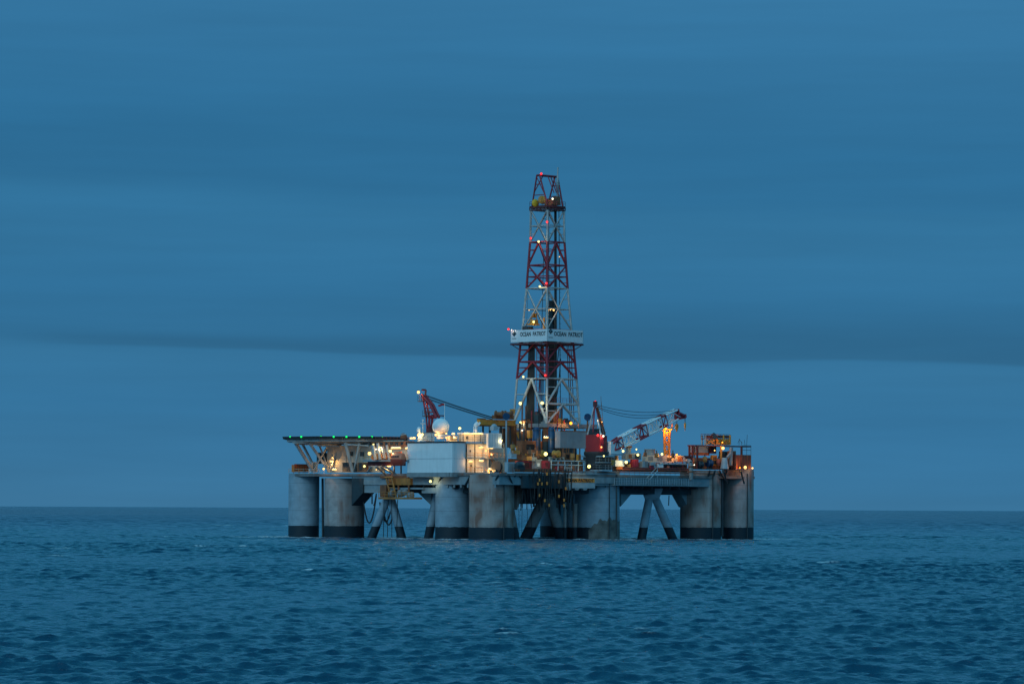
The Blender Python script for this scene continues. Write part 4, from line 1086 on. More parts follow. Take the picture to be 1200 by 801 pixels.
lifeboat(456.5, 469.5, 530.5, 545, -33.6, 'orange lifeboat with a darker red hull half hidden by the white block', 'coral_paint', 'coral_dark', 2.1)
lifeboat(433, 459, 530.8, 539.5, -23.5, 'bright orange lifeboat on the grey platform under the strip lamps', 'orange_paint', 'orange_paint')
t = thing('upper_walkway', 'tan railed walkway building under the helideck behind the lifeboats', 'building', P(455, 530, -18))
MB().fv(436, 480, 521.5, 538, -24, 2.0).build('wall', 'cream_paint', t)
b = MB(); b.fv(436, 480, 516.5, 523, -26, 1.6); b.build('upper_wall', 'rust_brown', t)
for px in np.arange(440, 478, 6): MB().fv(px, px + 2.4, 518.0, 521.0, -26.05 + (480 - px - 2.4) * .2, .1).build('window', 'glass_dark', t)
b = MB(); b.rail([P(440, 516.5, -18), P(479, 516.5, -26)], 1, 1.2); b.build('hand_rail', 'rust_red', t)
t = thing('helideck_monitor', 'small round rusty foam monitor on the helideck edge beside the white block', 'foam monitor', P(473, 513, -20))
b = MB(); b.lathe(P(473, 513.5, -20), [(.75, 0), (.8, .5), (.6, 1.0), (.3, 1.2)], 16); b.build('body', 'rust_brown', t); b = MB(); b.tube(P(470, 509.5, -20.5), P(476, 508.5, -20.5), .16, n=8); b.build('nozzle', 'pale_blue_paint', t)

# yellow anchor winch platform over the left V brace
t = thing('fairlead_platform', 'orange-yellow winch platform with a sloping ladder above the left brace', 'platform', P(464, 584, -28))
b = MB(); b.fv(444, 485, 582.4, 584.6, YL(485) - 3.4, 2.6); b.build('platform_deck', 'ochre_paint', t)
b = MB(); q = P(484.5, 582.4, YL(484.5) - 3.3); b.rail([q, q + V * lenV(484.5, 444.5, YL(484.5))], 1.2, .9, .07); b.build('hand_rail', 'ochre_paint', t)
b = MB(); b.fv(456, 481, 560, 568, YL(481) - 1.2, .9); b.build('winch_cover', 'ochre_paint', t)
b = MB(); p0, p1 = P(452.5, 559, -26.5), P(458, 583, -27.5); q0, q1 = P(459, 559, -27.5), P(464.5, 583, -28.5)
for a_, c_ in ((p0, p1), (q0, q1)): b.tube(a_, c_, .22, n=6)
for k in range(7): b.tube(p0.lerp(p1, k / 6), q0.lerp(q1, k / 6), .13, n=5)
b.tube(P(451, 559, -26.4), P(461, 559, -27.8), .25, n=6); b.build('ladder_frame', 'ochre_paint', t)
b = MB(); b.fv(446, 452.5, 568, 582, YL(452) - 2.6, .5); b.build('side_mesh', 'rust_brown', t)
for px, py, rr_ in ((460, 578, .9), (470, 577.5, .85), (475, 576.5, .7), (481, 580, .8)):
    MB().lathe(P(px, py, YL(px) - 2.2), [(rr_ * .4, -.5), (rr_, -.45), (rr_, -.25), (rr_ * .45, -.2), (rr_ * .45, .2), (rr_, .25), (rr_, .45), (rr_ * .4, .5)], 16, axis=(.6, -1, .1)).build('winch_drum', 'grey_paint', t)
b = MB(); b.fv(446, 478, 557, 560, YL(478) - 1.0, .4); b.build('rust_screen', 'rust_brown', t)
for px in (449, 467, 479): MB().tube(P(px, 582, YL(px) - 2.8), P(px, 568, YL(px) - .8), .2, n=5).build('hanger', 'rust_brown', t)

# ================================================================== cranes
cr1 = thing('deck_crane', 'red crane with a short raised boom and two baskets above the white block', 'crane', P(505, 517, -30))
b = MB(); b.cbox(P(504, 517, -30), 1.3, 1.3, P(504, 500, -30).z - P(504, 517, -30).z); b.build('pedestal', 'maroon_paint', cr1)
b = MB(); p0, p1, p2 = P(504, 500, -30), P(506.5, 487, -30), P(496, 462.5, -27)
for dx in (-.45, .45):
    e = U * dx
    b.tube(P(504, 505, -30) + e, P(505, 489, -30) + e, .28, n=6); b.tube(P(502, 500, -30) + e, P(501, 485, -29) + e, .2, n=6)
    b.tube(P(513, 489, -31) + e, P(506, 474, -29) + e, .3, n=6); b.tube(P(506, 474, -29) + e, P(496, 462, -27) + e, .28, n=6)
    b.tube(P(501, 487, -29) + e, P(497, 464, -27) + e, .22, n=6)
    for k in range(5):
        a_ = P(501 - k, 487 - k * 4.6, -29 + .4 * k) + e; c_ = P(512 - 3.2 * k, 488 - k * 5, -31 + .8 * k) + e
        b.tube(a_, c_, .12, n=5)
b.rb(502, 505, 512, 486, 490, -30.5); b.build('boom', 'red_paint', cr1)
b = MB(); b.tube(P(494, 456.5, -27), P(499, 456.5, -27), .22, n=5); b.tube(P(499, 456.5, -27), P(498.5, 463, -27), .22, n=5); b.tube(P(506, 486, -30), P(521, 487, -30), .14, n=5); b.build('boom_head', 'maroon_paint', cr1)
for (x0, x1, y, Y) in ((489.5, 500, 470, -27.5), (495.5, 505, 487.5, -29.5)):
    b = MB(); a_, c_ = P(x0, y, Y), P(x1, y, Y); b.cbox((a_ + c_) / 2 - Z3 * .1, 1.6, 1.2, .18)
    w = (c_ - a_).length; m_ = (a_ + c_) / 2
    b.rail([m_ - U * .8 - V * .6, m_ + U * .8 - V * .6, m_ + U * .8 + V * .6, m_ - U * .8 + V * .6, m_ - U * .8 - V * .6], 1.3, .5, .045); b.build('basket', 'rust_brown', cr1)
b = MB()
for dy in (0, 1.0, 3.0, 4.2): b.path(catenary(P(500, 463 + dy, -27), P(577, 488.5 + dy * .7, -16), .12, 10), .07, 5)
b.build('boom_cable', 'rope', cr1)
t = thing('flag', 'small red flag on a thin pole above the radome', 'flag', P(521, 500, -34))
b = MB(); vs = []
for i in range(9):
    u_ = i / 8; c = P(521 - 7.5 * u_, 474 + .6 * u_, -34) + Vector((0, .15 * math.sin(u_ * 7), .12 * math.sin(u_ * 6)))
    vs += [c + Z3 * .28 * (1 - .35 * u_), c - Z3 * .28 * (1 - .3 * u_)]
bv = [q + Vector((0, .02, 0)) for q in vs]
b.add(vs + bv, [(2 * i, 2 * i + 1, 2 * i + 3, 2 * i + 2) for i in range(8)] + [(18 + 2 * i + 2, 18 + 2 * i + 3, 18 + 2 * i + 1, 18 + 2 * i) for i in range(8)])
b.build('cloth', 'bright_red', t); MB().tube(P(521, 517, -34), P(521, 472.5, -34), .07, n=6).build('pole', 'white_paint', t)

cr2 = thing('pedestal_crane', 'red crane with a long red and white lattice boom resting on a lit post', 'crane', P(700, 545, -22))
YC = -24
b = MB(); b.rb(687, 703, 708, 509, 529, YC - 3); b.build('machinery_house', 'bright_red', cr2)
b = MB(); b.rb(703.5, 706, 712, 510, 529, YC - 2); b.build('rear_cabin', 'maroon_paint', cr2)
b = MB(); b.rb(689, 702, 706, 502, 508.8, YC - 2.6); b.build('operator_cab', 'glass_dark', cr2)
b = MB(); b.lathe(P(699, 546, YC), [(2.4, 0), (2.4, 2.0), (2.9, 2.6), (2.9, 3.3)], 28); b.build('slew_ring', 'dark_steel', cr2)
b = MB(); b.rb(712, 716, 727, 517, 531, YC - 1.2); b.build('boom_foot', 'white_paint', cr2)
b = MB(); b.rb(711, 716, 731, 531, 533, YC - 1.6); b.build('foot_plate', 'pale_blue_paint', cr2)
apex = P(697.5, 473.5, YC)
b = MB()
for dx, dy in ((-.55, 0), (.55, .6)): b.tube(P(688.5, 509, YC - 3) + U * 0, apex + Vector((dx * .3, dy, 0)), .14, n=6)
b.tube(P(704, 509, YC - 3), P(700, 490, YC - 1), .2, n=6); b.build('front_mast_leg', 'white_truss', cr2)
b = MB(); b.tube(P(690.5, 498, YC - 2), apex, .13, n=6); b.tube(P(695, 506, YC - 2), P(696.8, 476, YC - 1), .17, n=6); b.tube(P(701, 490, YC - 1), apex, .13, n=6); b.build('mast_leg', 'red_paint', cr2)
b = MB(); b.tube(P(700, 477, YC), P(709, 509, YC + 1), .22, n=6); b.tube(P(698.5, 477, YC), P(707, 510, YC + 2), .16, n=6)
for k in range(9): b.tube(P(700 + k, 479 + k * 3.4, YC), P(702.6 + k, 479 + k * 3.4, YC + .5), .06, n=4)
b.tube(P(704.5, 470, YC + .5), P(708, 510, YC + .5), .07, n=4); b.tube(P(704.2, 464, YC + .5), P(704.6, 476, YC + .5), .06, n=4); b.tube(P(701, 475.5, YC), P(706, 479, YC), .1, n=4)
b.build('back_stay', 'rust_brown', cr2)
b = MB(); b.xbox(apex - Z3 * .5, 1.0, 1.2, 1.2); b.build('mast_head', 'maroon_paint', cr2)


def boom_section(t0, t1, m):
    A0 = P(717, 523, YC); A1 = P(794, 484.5, YC + 15)
    ax = (A1 - A0).normalized(); side = ax.cross(Z3).normalized(); upv = side.cross(ax)
    b = MB()
    def cor(t, i):
        h = 1.32 * min(1, .62 + t * 2.0) * (1 - .25 * max(0, t - .7) / .3); w = .75
        return A0.lerp(A1, t) + side * (w if i in (1, 2) else -w) + upv * (h if i in (2, 3) else -h)
    n = max(1, round((t1 - t0) * 12))
    for i in range(4):
        b.tube(cor(t0, i), cor(t1, i), .24, n=6)
    for k in range(n):
        a_, c_ = t0 + (t1 - t0) * k / n, t0 + (t1 - t0) * (k + 1) / n
        for i in range(4):
            j = (i + 1) % 4
            p_, q_ = (cor(a_, i), cor(c_, j)) if (k + i) % 2 else (cor(a_, j), cor(c_, i))
            b.tube(p_, q_, .12, n=5); b.tube(cor(c_, i), cor(c_, j), .1, n=5)
    return b.build('boom_section', m, cr2)


for t0, t1, m in ((0, .13, 'red_paint'), (.13, .36, 'white_paint'), (.36, .5, 'red_paint'), (.5, .72, 'white_paint'), (.72, .8, 'red_paint'), (.8, 1.0, 'white_paint')): boom_section(t0, t1, m)
b = MB(); b.rb(790.5, 793, 796.5, 479.8, 492, YC + 14); b.tube(P(795, 484, YC + 14), P(803, 488, YC + 16), .5, n=6); b.tube(P(795, 490, YC + 14), P(803, 488.6, YC + 16), .3, n=6); b.xbox(P(802.5, 489.5, YC + 15.7), .7, .7, .9); b.tube(P(790, 481, YC + 14), P(796, 480, YC + 14), .3, n=6)
b.build('boom_head', 'red_paint', cr2)
b = MB()
for dy in (0, 1.8, 3.2): b.path(catenary(P(699, 474 + dy, YC), P(790, 480.5 + dy * .8, YC + 14), 1.0 + .25 * dy, 12), .06, 5)
b.build('boom_cable', 'rope', cr2)
for (px, y0, y1, w) in ((793, 490, 503.5, .42), (802.8, 489, 502, .24)):
    b = MB(); b.lathe(P(px, y1 + 2.4, YC + 15), [(.05, 0), (w * .6, .5), (w, 1.1), (w, 1.6), (w * .5, 1.9)], 12); hk = b.build('hook_block', 'yellow_paint', cr2)
    b = MB(); b.tube(P(px - .5, y1 - 5, YC + 15), P(px - .4, y0, YC + 15), .05, n=4); b.tube(P(px + .5, y1 - 5, YC + 15), P(px + .4, y0, YC + 15), .05, n=4); b.build('fall_rope', 'rope', hk)

t = thing('boom_rest', 'yellow lattice boom rest post lit from its top', 'boom rest', P(781.5, 535, -3))
b = MB(); zt0, zb0_ = P(781.5, 503.5, -3), P(781.5, 535, -3)
def crn(f, i): 
    c = zb0_.lerp(zt0, f); w = (.72 + .22 * f); d = (-U, -V, U, V)[i]; return c + d * w
for i in range(4):
    b.tube(crn(0, i), crn(1, i), .26, n=6); j = (i + 1) % 4
    for k in range(3): b.tube(crn(k / 3, i), crn((k + 1) / 3, j), .1, n=5); b.tube(crn((k + 1) / 3, i), crn((k + 1) / 3, j), .1, n=5); b.tube(crn(k / 3, j), crn((k + 1) / 3, i), .18, n=5)
b.build('post', 'yellow_paint', t)
b = MB(); b.cbox(zt0, 2.0, 2.0, .3); b.tube(zt0 + Vector((1.1, 0, .2)), zt0 + Vector((1.3, 0, 1.7)), .16, n=5); b.tube(zt0 + Vector((-1.1, 0, .2)), zt0 + Vector((-1.3, 0, .8)), .16, n=5); b.build('cradle', 'yellow_paint', t)

# ================================================================== deck machinery, right side
def block(name, label, cat, pl, pc, pr, yt, yb, Y, m, extras=(), group=None):
    t = thing(name, label, cat, P(pc, yb, Y), group)
    MB().rb(pl, pc, pr, yt, yb, Y).build('body', m, t)
    for (nm, a0, a1, b0, b1, mm) in extras:  # plates on the right-hand face, in shares of its width and height
        L = lenU(pc, pr, Y); o = P(pc, yb, Y); H = P(pc, yt, Y).z - o.z
        MB().obox(o - V * .06 + U * (L * a0) + Z3 * (H * b0), L * (a1 - a0), .07, H * (b1 - b0)).build(nm, mm, t)
    return t


block('red_skid', 'red equipment skid left of the teal motor by the deck edge', 'equipment skid', 604, 607, 629, 539.5, 549, -36, 'bright_red', (('panel', .35, .6, .2, .8, 'maroon_paint'), ('panel', .7, .9, .1, .7, 'rust_red')))
t = thing('teal_motor', 'round teal motor lying in front of the red skid', 'motor', P(609, 548, -46))
MB().lathe(P(609, 544.5, -46), [(.4, -1.1), (.7, -1.0), (.7, .9), (.45, 1.1)], 20, axis=U).build('body', 'teal_paint', t); b = MB(); b.cbox(P(609, 549.5, -46), 2.2, 1.2, .5); b.build('foot', 'dark_steel', t)
block('pale_cabinet', 'pale blue-grey control cabinet at the near deck edge by the module', 'cabinet', 592, 595, 604, 541, 553, -46.5, 'pale_blue_paint', (('door', .2, .8, .1, .85, 'grey_paint'),))
block('mud_hopper', 'grey hopper with a pale hatch beside the red skid', 'hopper', 624, 628, 636, 538, 549, -39, 'grey_paint', (('hatch', .2, .6, .25, .6, 'white_paint'),))
block('red_pump', 'dark red pump unit between the grey hopper and the white rail', 'pump', 635, 637, 645, 539.5, 549, -38.5, 'red_paint', (('panel', .3, .7, .3, .8, 'maroon_paint'),))
block('frame_cabin', 'low beige cabin with dark square openings behind the white rail', 'cabin', 643, 645, 662, 535, 541, -32, 'cream_paint', (('window', .15, .35, .15, .7, 'glass_dark'), ('window', .45, .65, .15, .7, 'glass_dark'), ('window', .75, .93, .15, .7, 'glass_dark')))
for px, lb in ((633.5, 'yellow winch drum left of the bright floodlight'), (652, 'yellow winch drum right of the bright floodlight')):
    t = thing('winch_drum', lb, 'winch', P(px, 536, -33), 'yellow winch drums behind the deck edge')
    MB().lathe(P(px, 531.7, -33), [(.3, -.75), (.85, -.7), (.85, -.45), (.5, -.4), (.5, .4), (.85, .45), (.85, .7), (.3, .75)], 22, axis=(.75, -.65, 0)).build('drum', 'yellow_paint', t)
    b = MB(); b.cbox(P(px, 536.5, -33), 1.7, 1.0, .7); b.build('cradle', 'rust_brown', t)
t = thing('pipe_rail', 'pale tubular guard rail along the deck edge in front of the pumps', 'railing', P(663, 549, -36))
b = MB(); a_ = P(646, 551, YR(646) - .6); L = lenU(646, 686, YR(646))
for k in range(6): b.tube(a_ + U * (L * k / 5), a_ + U * (L * k / 5) + Z3 * (2.2 if k < 5 else 2.0), .12, n=6)
for z in (2.2, 1.3): b.tube(a_ + Z3 * z, a_ + U * L + Z3 * z, .12, n=6)
b.build('tube_frame', 'pale_blue_paint', t)
block('brown_locker', 'upright orange-brown locker below the grey wind wall', 'locker', 676, 677.5, 681.5, 532, 543, -27, 'yellow_paint', (('door', .2, .8, .1, .9, 'rust_brown'),))
block('brown_cabin', 'orange-brown cabin in front of the wind wall posts', 'cabin', 660, 662, 670, 530, 541, -27, 'rust_brown', (('window', .2, .7, .4, .8, 'glass_dark'),))
t = thing('crane_gallery', 'dark layered round gallery around the red crane base', 'platform', P(699, 551, -24))
for y0, y1, x0, xm, x1 in ((533.5, 535, 682, 706, 721), (541, 542, 683, 706, 722), (550, 551.2, 692, 706, 717)):
    MB().rb(x0, xm, x1, y0, y1, YR(706) - 2.2).build('gallery_floor', 'pale_blue_paint' if y0 > 549 else 'hull_paint', t)
MB().rb(684, 706, 720, 535.1, 540.9, YR(706) - 1.2).build('side_screen', 'dark_steel', t); MB().rb(685, 706, 719, 542.1, 549.9, YR(706) - 1.0).build('side_screen', 'teal_paint', t)
b = MB(); o = P(706, 541, YR(706) - 2.1); b.rail([o + V * lenV(706, 684, -27), o, o + U * lenU(706, 721, -27)], 1.1, .9); o = P(706, 550, YR(706) - 2.1); b.rail([o + V * lenV(706, 692, -27), o, o + U * lenU(706, 717, -27)], 1.1, .9); b.build('hand_rail', 'grey_paint', t)
b = MB()
for k, y in enumerate((539, 541.2, 543.4)): b.fu(717, 721, y, y + .9, YR(717) - 2.4, .2)
b.build('hazard_stripe', 'bright_yellow', t)
block('white_locker', 'white locker with an orange base between the crane gallery and a red box', 'locker', 719, 721, 732, 539, 546, YR(721) + .6, 'white_paint')
block('orange_base_box', 'small orange box under the white locker by the crane gallery', 'box', 721.5, 722.5, 730, 546.2, 549.5, YR(721) + .4, 'orange_paint', (('lid', 0, 1, .86, 1.0, 'yellow_paint'),))
block('red_box', 'red square box on deck below the boom foot', 'container', 739, 740.5, 749, 538, 547, YR(740) + .8, 'bright_red', (('door', .15, .5, .1, .9, 'red_paint'), ('door', .55, .9, .1, .9, 'red_paint')))
block('grey_housing', 'grey machinery housing with a stub top below the boom', 'housing', 729, 733, 752, 530.5, 538, -16, 'grey_paint', (('panel', .2, .4, .2, .8, 'rust_brown'), ('panel', .6, .85, .2, .8, 'dark_steel')))
t = thing('stub_tower', 'small brown stub tower on the grey housing under the boom', 'tower', P(736.5, 530, -14))
MB().rb(733.5, 736, 740, 524.5, 530.4, -14).build('shaft', 'grey_paint', t); b = MB(); b.rb(732, 736, 741.5, 522, 524.4, -14.3); b.build('cap', 'rust_brown', t)
block('pale_housing', 'long pale deck housing carrying the round grey tank', 'housing', 753, 756, 793, 533, 541, -9.5, 'cream_paint', (('panel', .1, .25, .2, .8, 'grey_paint'), ('panel', .4, .55, .2, .8, 'grey_paint'), ('vent', .7, .85, .2, .7, 'dark_steel')))
t = thing('round_tank', 'round grey open tank on the long pale housing', 'tank', P(761.5, 533, -6))
MB().cyl(P(761.5, 533, -6), 1.28, 1.3, 30).build('shell', 'grey_paint', t); MB().lathe(P(761.5, 526.6, -6), [(1.34, 0), (1.34, .15)], 30).build('rim', 'pale_blue_paint', t)
block('white_container', 'small grey container with a pale door beside the red box at the deck edge', 'container', 750, 752, 760, 540, 547.5, YR(752) + .9, 'grey_paint', (('door', .1, .5, .05, .95, 'pale_blue_paint'),))
block('blue_grey_crate', 'blue-grey crate between the small grey container and the low white box', 'crate', 761, 763, 769, 541, 547.5, YR(763) + .9, 'pale_blue_paint', (('slat', .05, .95, .45, .55, 'grey_paint'),))
block('low_white_box', 'low white box under the long dark pipe stack', 'box', 770, 771.5, 778, 543, 547.5, YR(771) + 1.0, 'white_paint', (('lid', 0, 1, .85, 1.0, 'pale_blue_paint'),))
block('small_red_chest', 'little dark red chest in front of the small grey container', 'chest', 761.5, 762.5, 767, 545, 549.5, YR(762) + .3, 'red_paint', (('lid', 0, 1, .75, .9, 'maroon_paint'),))
t = thing('pipe_stack', 'stack of long dark pipes lying along the right deck edge', 'pipes', P(790, 548, -8))
for k in range(6):
    b = MB(); q = P(774, 543.2 + (k % 3) * 1.3, YR(774) + 1.6 + k * .3); b.tube(q, q + U * lenU(774, 805, YR(774) + 1.6), .16, n=8); b.build('pipe', 'dark_steel' if k % 3 else 'pale_blue_paint', t)
for px in (778, 788, 800): MB().tube(P(px, 550, YR(px) + 2), P(px, 541, YR(px) + 2), .14, n=5).build('stanchion', 'red_paint', t)
t = thing('round_hatch_house', 'grey arched hatch house with an orange lamp right of the boom rest', 'hatch house', P(797, 541, -2))
b = MB(); ring = [P(790.5, 541, -3)] + [P(797 + 6.5 * math.cos(math.radians(a)), 538 - 5 * math.sin(math.radians(a)), -3) for a in range(180, -1, -20)] + [P(803.5, 541, -3)]
b.prism(ring[::-1], Vector((0, 3, 0))); b.build('body', 'grey_paint', t); b = MB(); b.xbox(P(797, 540.8, -3.05), 1.2, .06, 1.2); b.build('door', 'rust_brown', t)
t = thing('hose_loop', 'thick pale loop pipe bending down over the deck edge', 'pipe', P(808, 560, -4))
b = MB(); b.path([P(805, 540, YR(806) + .6), P(807.5, 539.5, YR(806) - .4), P(809.3, 542, YR(806) - .9), P(809.8, 548, YR(806) - 1.0), P(809.8, 562, YR(806) - 1.0)], .5, 12); b.build('bend', 'grey_paint', t)
b = MB(); b.lathe(P(809.8, 553, YR(806) - 1.0), [(.7, 0), (.7, .3)], 14); b.lathe(P(809.8, 547, YR(806) - 1.0), [(.7, 0), (.7, .25)], 14); b.build('flange', 'rust_brown', t)

t = thing('pipe_run', 'red-brown pipe run on short brackets along the right deck edge', 'pipes', P(767, 551, YR(767)))
for y, rr_, m in ((549.6, .2, 'rust_red'), (547.9, .16, 'maroon_paint')):
    q = P(726, y, YR(726) + .5); MB().tube(q, q + U * lenU(726, 810, YR(726) + .5), rr_, n=8).build('pipe', m, t)
for px in range(730, 810, 11): MB().tube(P(px, 551.6, YR(px) + .7), P(px, 547.5, YR(px) + .7), .12, n=5).build('bracket', 'rust_brown', t)

# right corner cluster
t = thing('corner_shelter', 'open steel shelter with a long flat dark roof on the right corner column', 'shelter', P(845, 549, 6))
b = MB(); b.rb(806, 815, 881, 521, 522.3, -2); b.build('roof', 'maroon_paint', t)
for px, Y in ((808, 0), (811.5, -1), (817, -1.5), (869, 8.5), (845, 4)):
    b = MB(); b.tube(P(px, 549, Y), P(px, 522, Y), .28, n=6); b.build('post', 'maroon_paint' if px != 845 else 'yellow_paint', t)
t = thing('white_panel_house', 'white panelled house under the flat roof at the right corner', 'deckhouse', P(824, 534, 2))
MB().rb(809, 812, 831, 522.6, 529.8, 1.5).build('wall', 'white_paint', t); MB().rb(808, 812, 832, 529.9, 533, 1.2).build('base_band', 'orange_paint', t)
b = MB(); 
for px in (813.5, 817.0): b.fu(px, px + 1.4, 523, 529.6, 1.4 + (px - 812) * .2, .12)
b.build('panel_joint', 'maroon_paint', t)
block('dark_locker', 'dark brown locker right of the white panelled house', 'locker', 831, 833, 840, 523, 531, 4.5, 'maroon_paint', (('door', .2, .8, .1, .9, 'dark_steel'),))
t = thing('upper_platform', 'orange railed platform with a peaked top above the flat roof', 'platform', P(839, 521, 6))
b = MB(); b.rb(822, 826, 856, 513.2, 514.2, 2); b.build('platform_deck', 'rust_red', t)
for px, Y in ((822.5, 3), (826.5, 2.2), (840, 5), (848, 6.5), (855.5, 8)):
    b = MB(); b.tube(P(px, 521, Y), P(px, 509.5, Y), .24, n=6); b.build('post', 'yellow_paint' if px > 830 else 'white_truss', t)
b = MB(); b.fu(841, 845, 514.3, 520.8, 5, .4); b.fu(851, 855, 514.3, 520.8, 7, .4); b.tube(P(845, 514.5, 6), P(851, 520.5, 7), .22, n=5); b.tube(P(851, 514.5, 6.5), P(845, 520.5, 6), .18, n=5); b.tube(P(827, 514.5, 2.3), P(838, 520.5, 4.4), .16, n=5); b.tube(P(838, 514.5, 4.4), P(827, 520.5, 2.3), .16, n=5); b.build('bracing', 'yellow_paint', t)
b = MB(); o = P(826, 513.2, 2); b.rail([o + V * lenV(826, 822, 2), o, o + U * lenU(826, 856, 2)], 1.0, 1.0, .06); b.build('hand_rail', 'rust_red', t)
b = MB(); b.lathe(P(836.5, 514, 5), [(1.0, 0), (.9, .7), (.45, 1.2), (.05, 1.5)], 16); b.build('peaked_cover', 'dark_steel', t)
b = MB(); b.fu(826.5, 838, 509.5, 513, 2.4, .15); b.build('screen', 'rust_red', t)
b = MB(); b.fu(827, 837, 515, 520.5, 3.4, .3); b.build('screen', 'cream_paint', t)
b = MB(); b.fu(838, 856, 514.6, 520.9, 7.0, 2.0); b.build('cabin', 'orange_paint', t)
b = MB(); b.fu(841, 857, 509.6, 513, 6.0, .12); b.build('screen', 'rust_red', t)
t = thing('rust_wall', 'tall red-brown steel wall box on the right corner column', 'wall', P(870, 549, 9))
MB().rb(858, 862, 880.5, 532.5, 549, 4.5).build('body', 'rust_red', t)
b = MB(); o = P(862, 549, 4.5); L = lenU(862, 880.5, 4.5)
for k in range(6): b.obox(o - V * .1 + U * (L * k / 5.2), .2, .12, 3.3)
b.build('stiffener', 'rust_brown', t)
b = MB(); o = P(862, 532.5, 4.5); b.rail([o + U * (L * .45), o + U * L], 2.2, 1.3, .06); b.build('hand_rail', 'dark_steel', t)
block('brown_panel_box', 'tan-brown steel box left of the red-brown wall box', 'box', 853, 855, 863, 528, 547, 5.2, 'rust_brown', (('panel', .15, .85, .5, .9, 'rust_red'),))
block('yellow_frame', 'bright yellow steel frame under the corner floodlight', 'frame', 833, 834.5, 841, 533, 545, 3.2, 'yellow_paint', (('opening', .2, .8, .15, .5, 'dark_steel'), ('opening', .2, .8, .6, .85, 'rust_brown')))
for (px, py, r, lb, m) in ((831, 542.5, .9, 'blue cable reel between the yellow frame and the deck rail', 'blue_paint'), (820, 544, .85, 'dark teal cable reel at the left of the corner shelter', 'teal_paint'), (858, 542.5, .95, 'black cable reel beside the pale winch post', 'dark_steel')):
    t = thing('cable_reel', lb, 'cable reel', P(px, 549, -1), 'cable reels on the right corner')
    Y = YR(px) + 2
    MB().lathe(P(px, py, Y), [(.3, -.65), (r, -.6), (r, -.45), (r * .55, -.4), (r * .55, .4), (r, .45), (r, .6), (.3, .65)], 24, axis=(-.7, -.7, 0)).build('reel', m, t)
    b = MB(); q = P(px, 549, Y); b.tube(q - U * .7, P(px, py, Y), .12, n=5); b.tube(q + U * .7, P(px, py, Y), .12, n=5); b.tube(q - U * 1, q + U * 1, .14, n=5); b.build('stand', 'dark_steel', t)
t = thing('anchor_winch', 'dark green anchor winch with a pale tapered post on the right corner', 'winch', P(850, 549, 2))
MB().rb(843, 846, 856, 528.5, 536, 5).build('gear_housing', 'teal_paint', t); MB().lathe(P(849, 549, 2.5), [(1.0, 0), (.75, 1.6), (.6, 2.6)], 14).build('bollard_post', 'pale_blue_paint', t)
b = MB(); b.tube(P(856, 545, 4), P(857, 524, 4), .45, n=10); b.tube(P(852, 536, 3), P(857, 530, 4), .35, n=8); b.build('boom_post', 'grey_paint', t)
t = thing('antenna_rack', 'thin dark antennas on the flat roof end at the right corner', 'antenna', P(873, 521, 9))
b = MB()
for px, y in ((866, 514), (869, 517), (873, 515), (875, 509)): b.tube(P(px, 521.5, 8), P(px + random.uniform(-1, 1), y, 8), .06, n=4)
b.tube(P(866, 514.5, 8), P(870, 519, 8), .06, n=4); b.tube(P(864.5, 519, 8), P(867, 514, 8), .06, n=4); b.build('aerial', 'dark_steel', t)
t = thing('edge_locker', 'low maroon locker along the deck edge between the hatch house and the shelter', 'locker', P(806, 540, 0))
MB().rb(799, 801, 813, 534.5, 541, 0.5).build('body', 'maroon_paint', t); MB().rb(799, 801, 813, 533.6, 534.4, 0.4).build('lid', 'rust_red', t)

block('mud_pump_house', 'long dark brown pump house behind the red skids amidships', 'deckhouse', 596, 601, 684, 537, 552.5, -28, 'rust_brown', (('door', .1, .16, .0, .8, 'dark_steel'), ('louvre', .3, .42, .4, .8, 'dark_steel'), ('louvre', .6, .72, .4, .8, 'dark_steel'), ('door', .85, .9, .0, .8, 'grey_paint')))
block('sack_store', 'low brown store house behind the containers on the right side', 'deckhouse', 718, 723, 806, 541, 552, YR(723) + 3.5, 'rust_brown', (('door', .2, .27, 0, .8, 'rust_red'), ('shutter', .4, .55, .1, .8, 'dark_steel'), ('shutter', .7, .85, .1, .8, 'maroon_paint')))
block('corner_store', 'dark maroon store behind the cable reels on the right corner', 'deckhouse', 812, 817, 862, 536, 549.5, YR(817) + 5, 'rust_brown', (('door', .3, .4, 0, .8, 'dark_steel'), ('shutter', .6, .8, .1, .8, 'rust_brown')))
block('driller_house', 'brown house between the sloping yellow braces below the derrick', 'deckhouse', 606, 612, 660, 516, 537, -20, 'rust_brown', (('window', .1, .3, .5, .8, 'glass_dark'), ('shutter', .5, .75, .1, .7, 'grey_paint')))
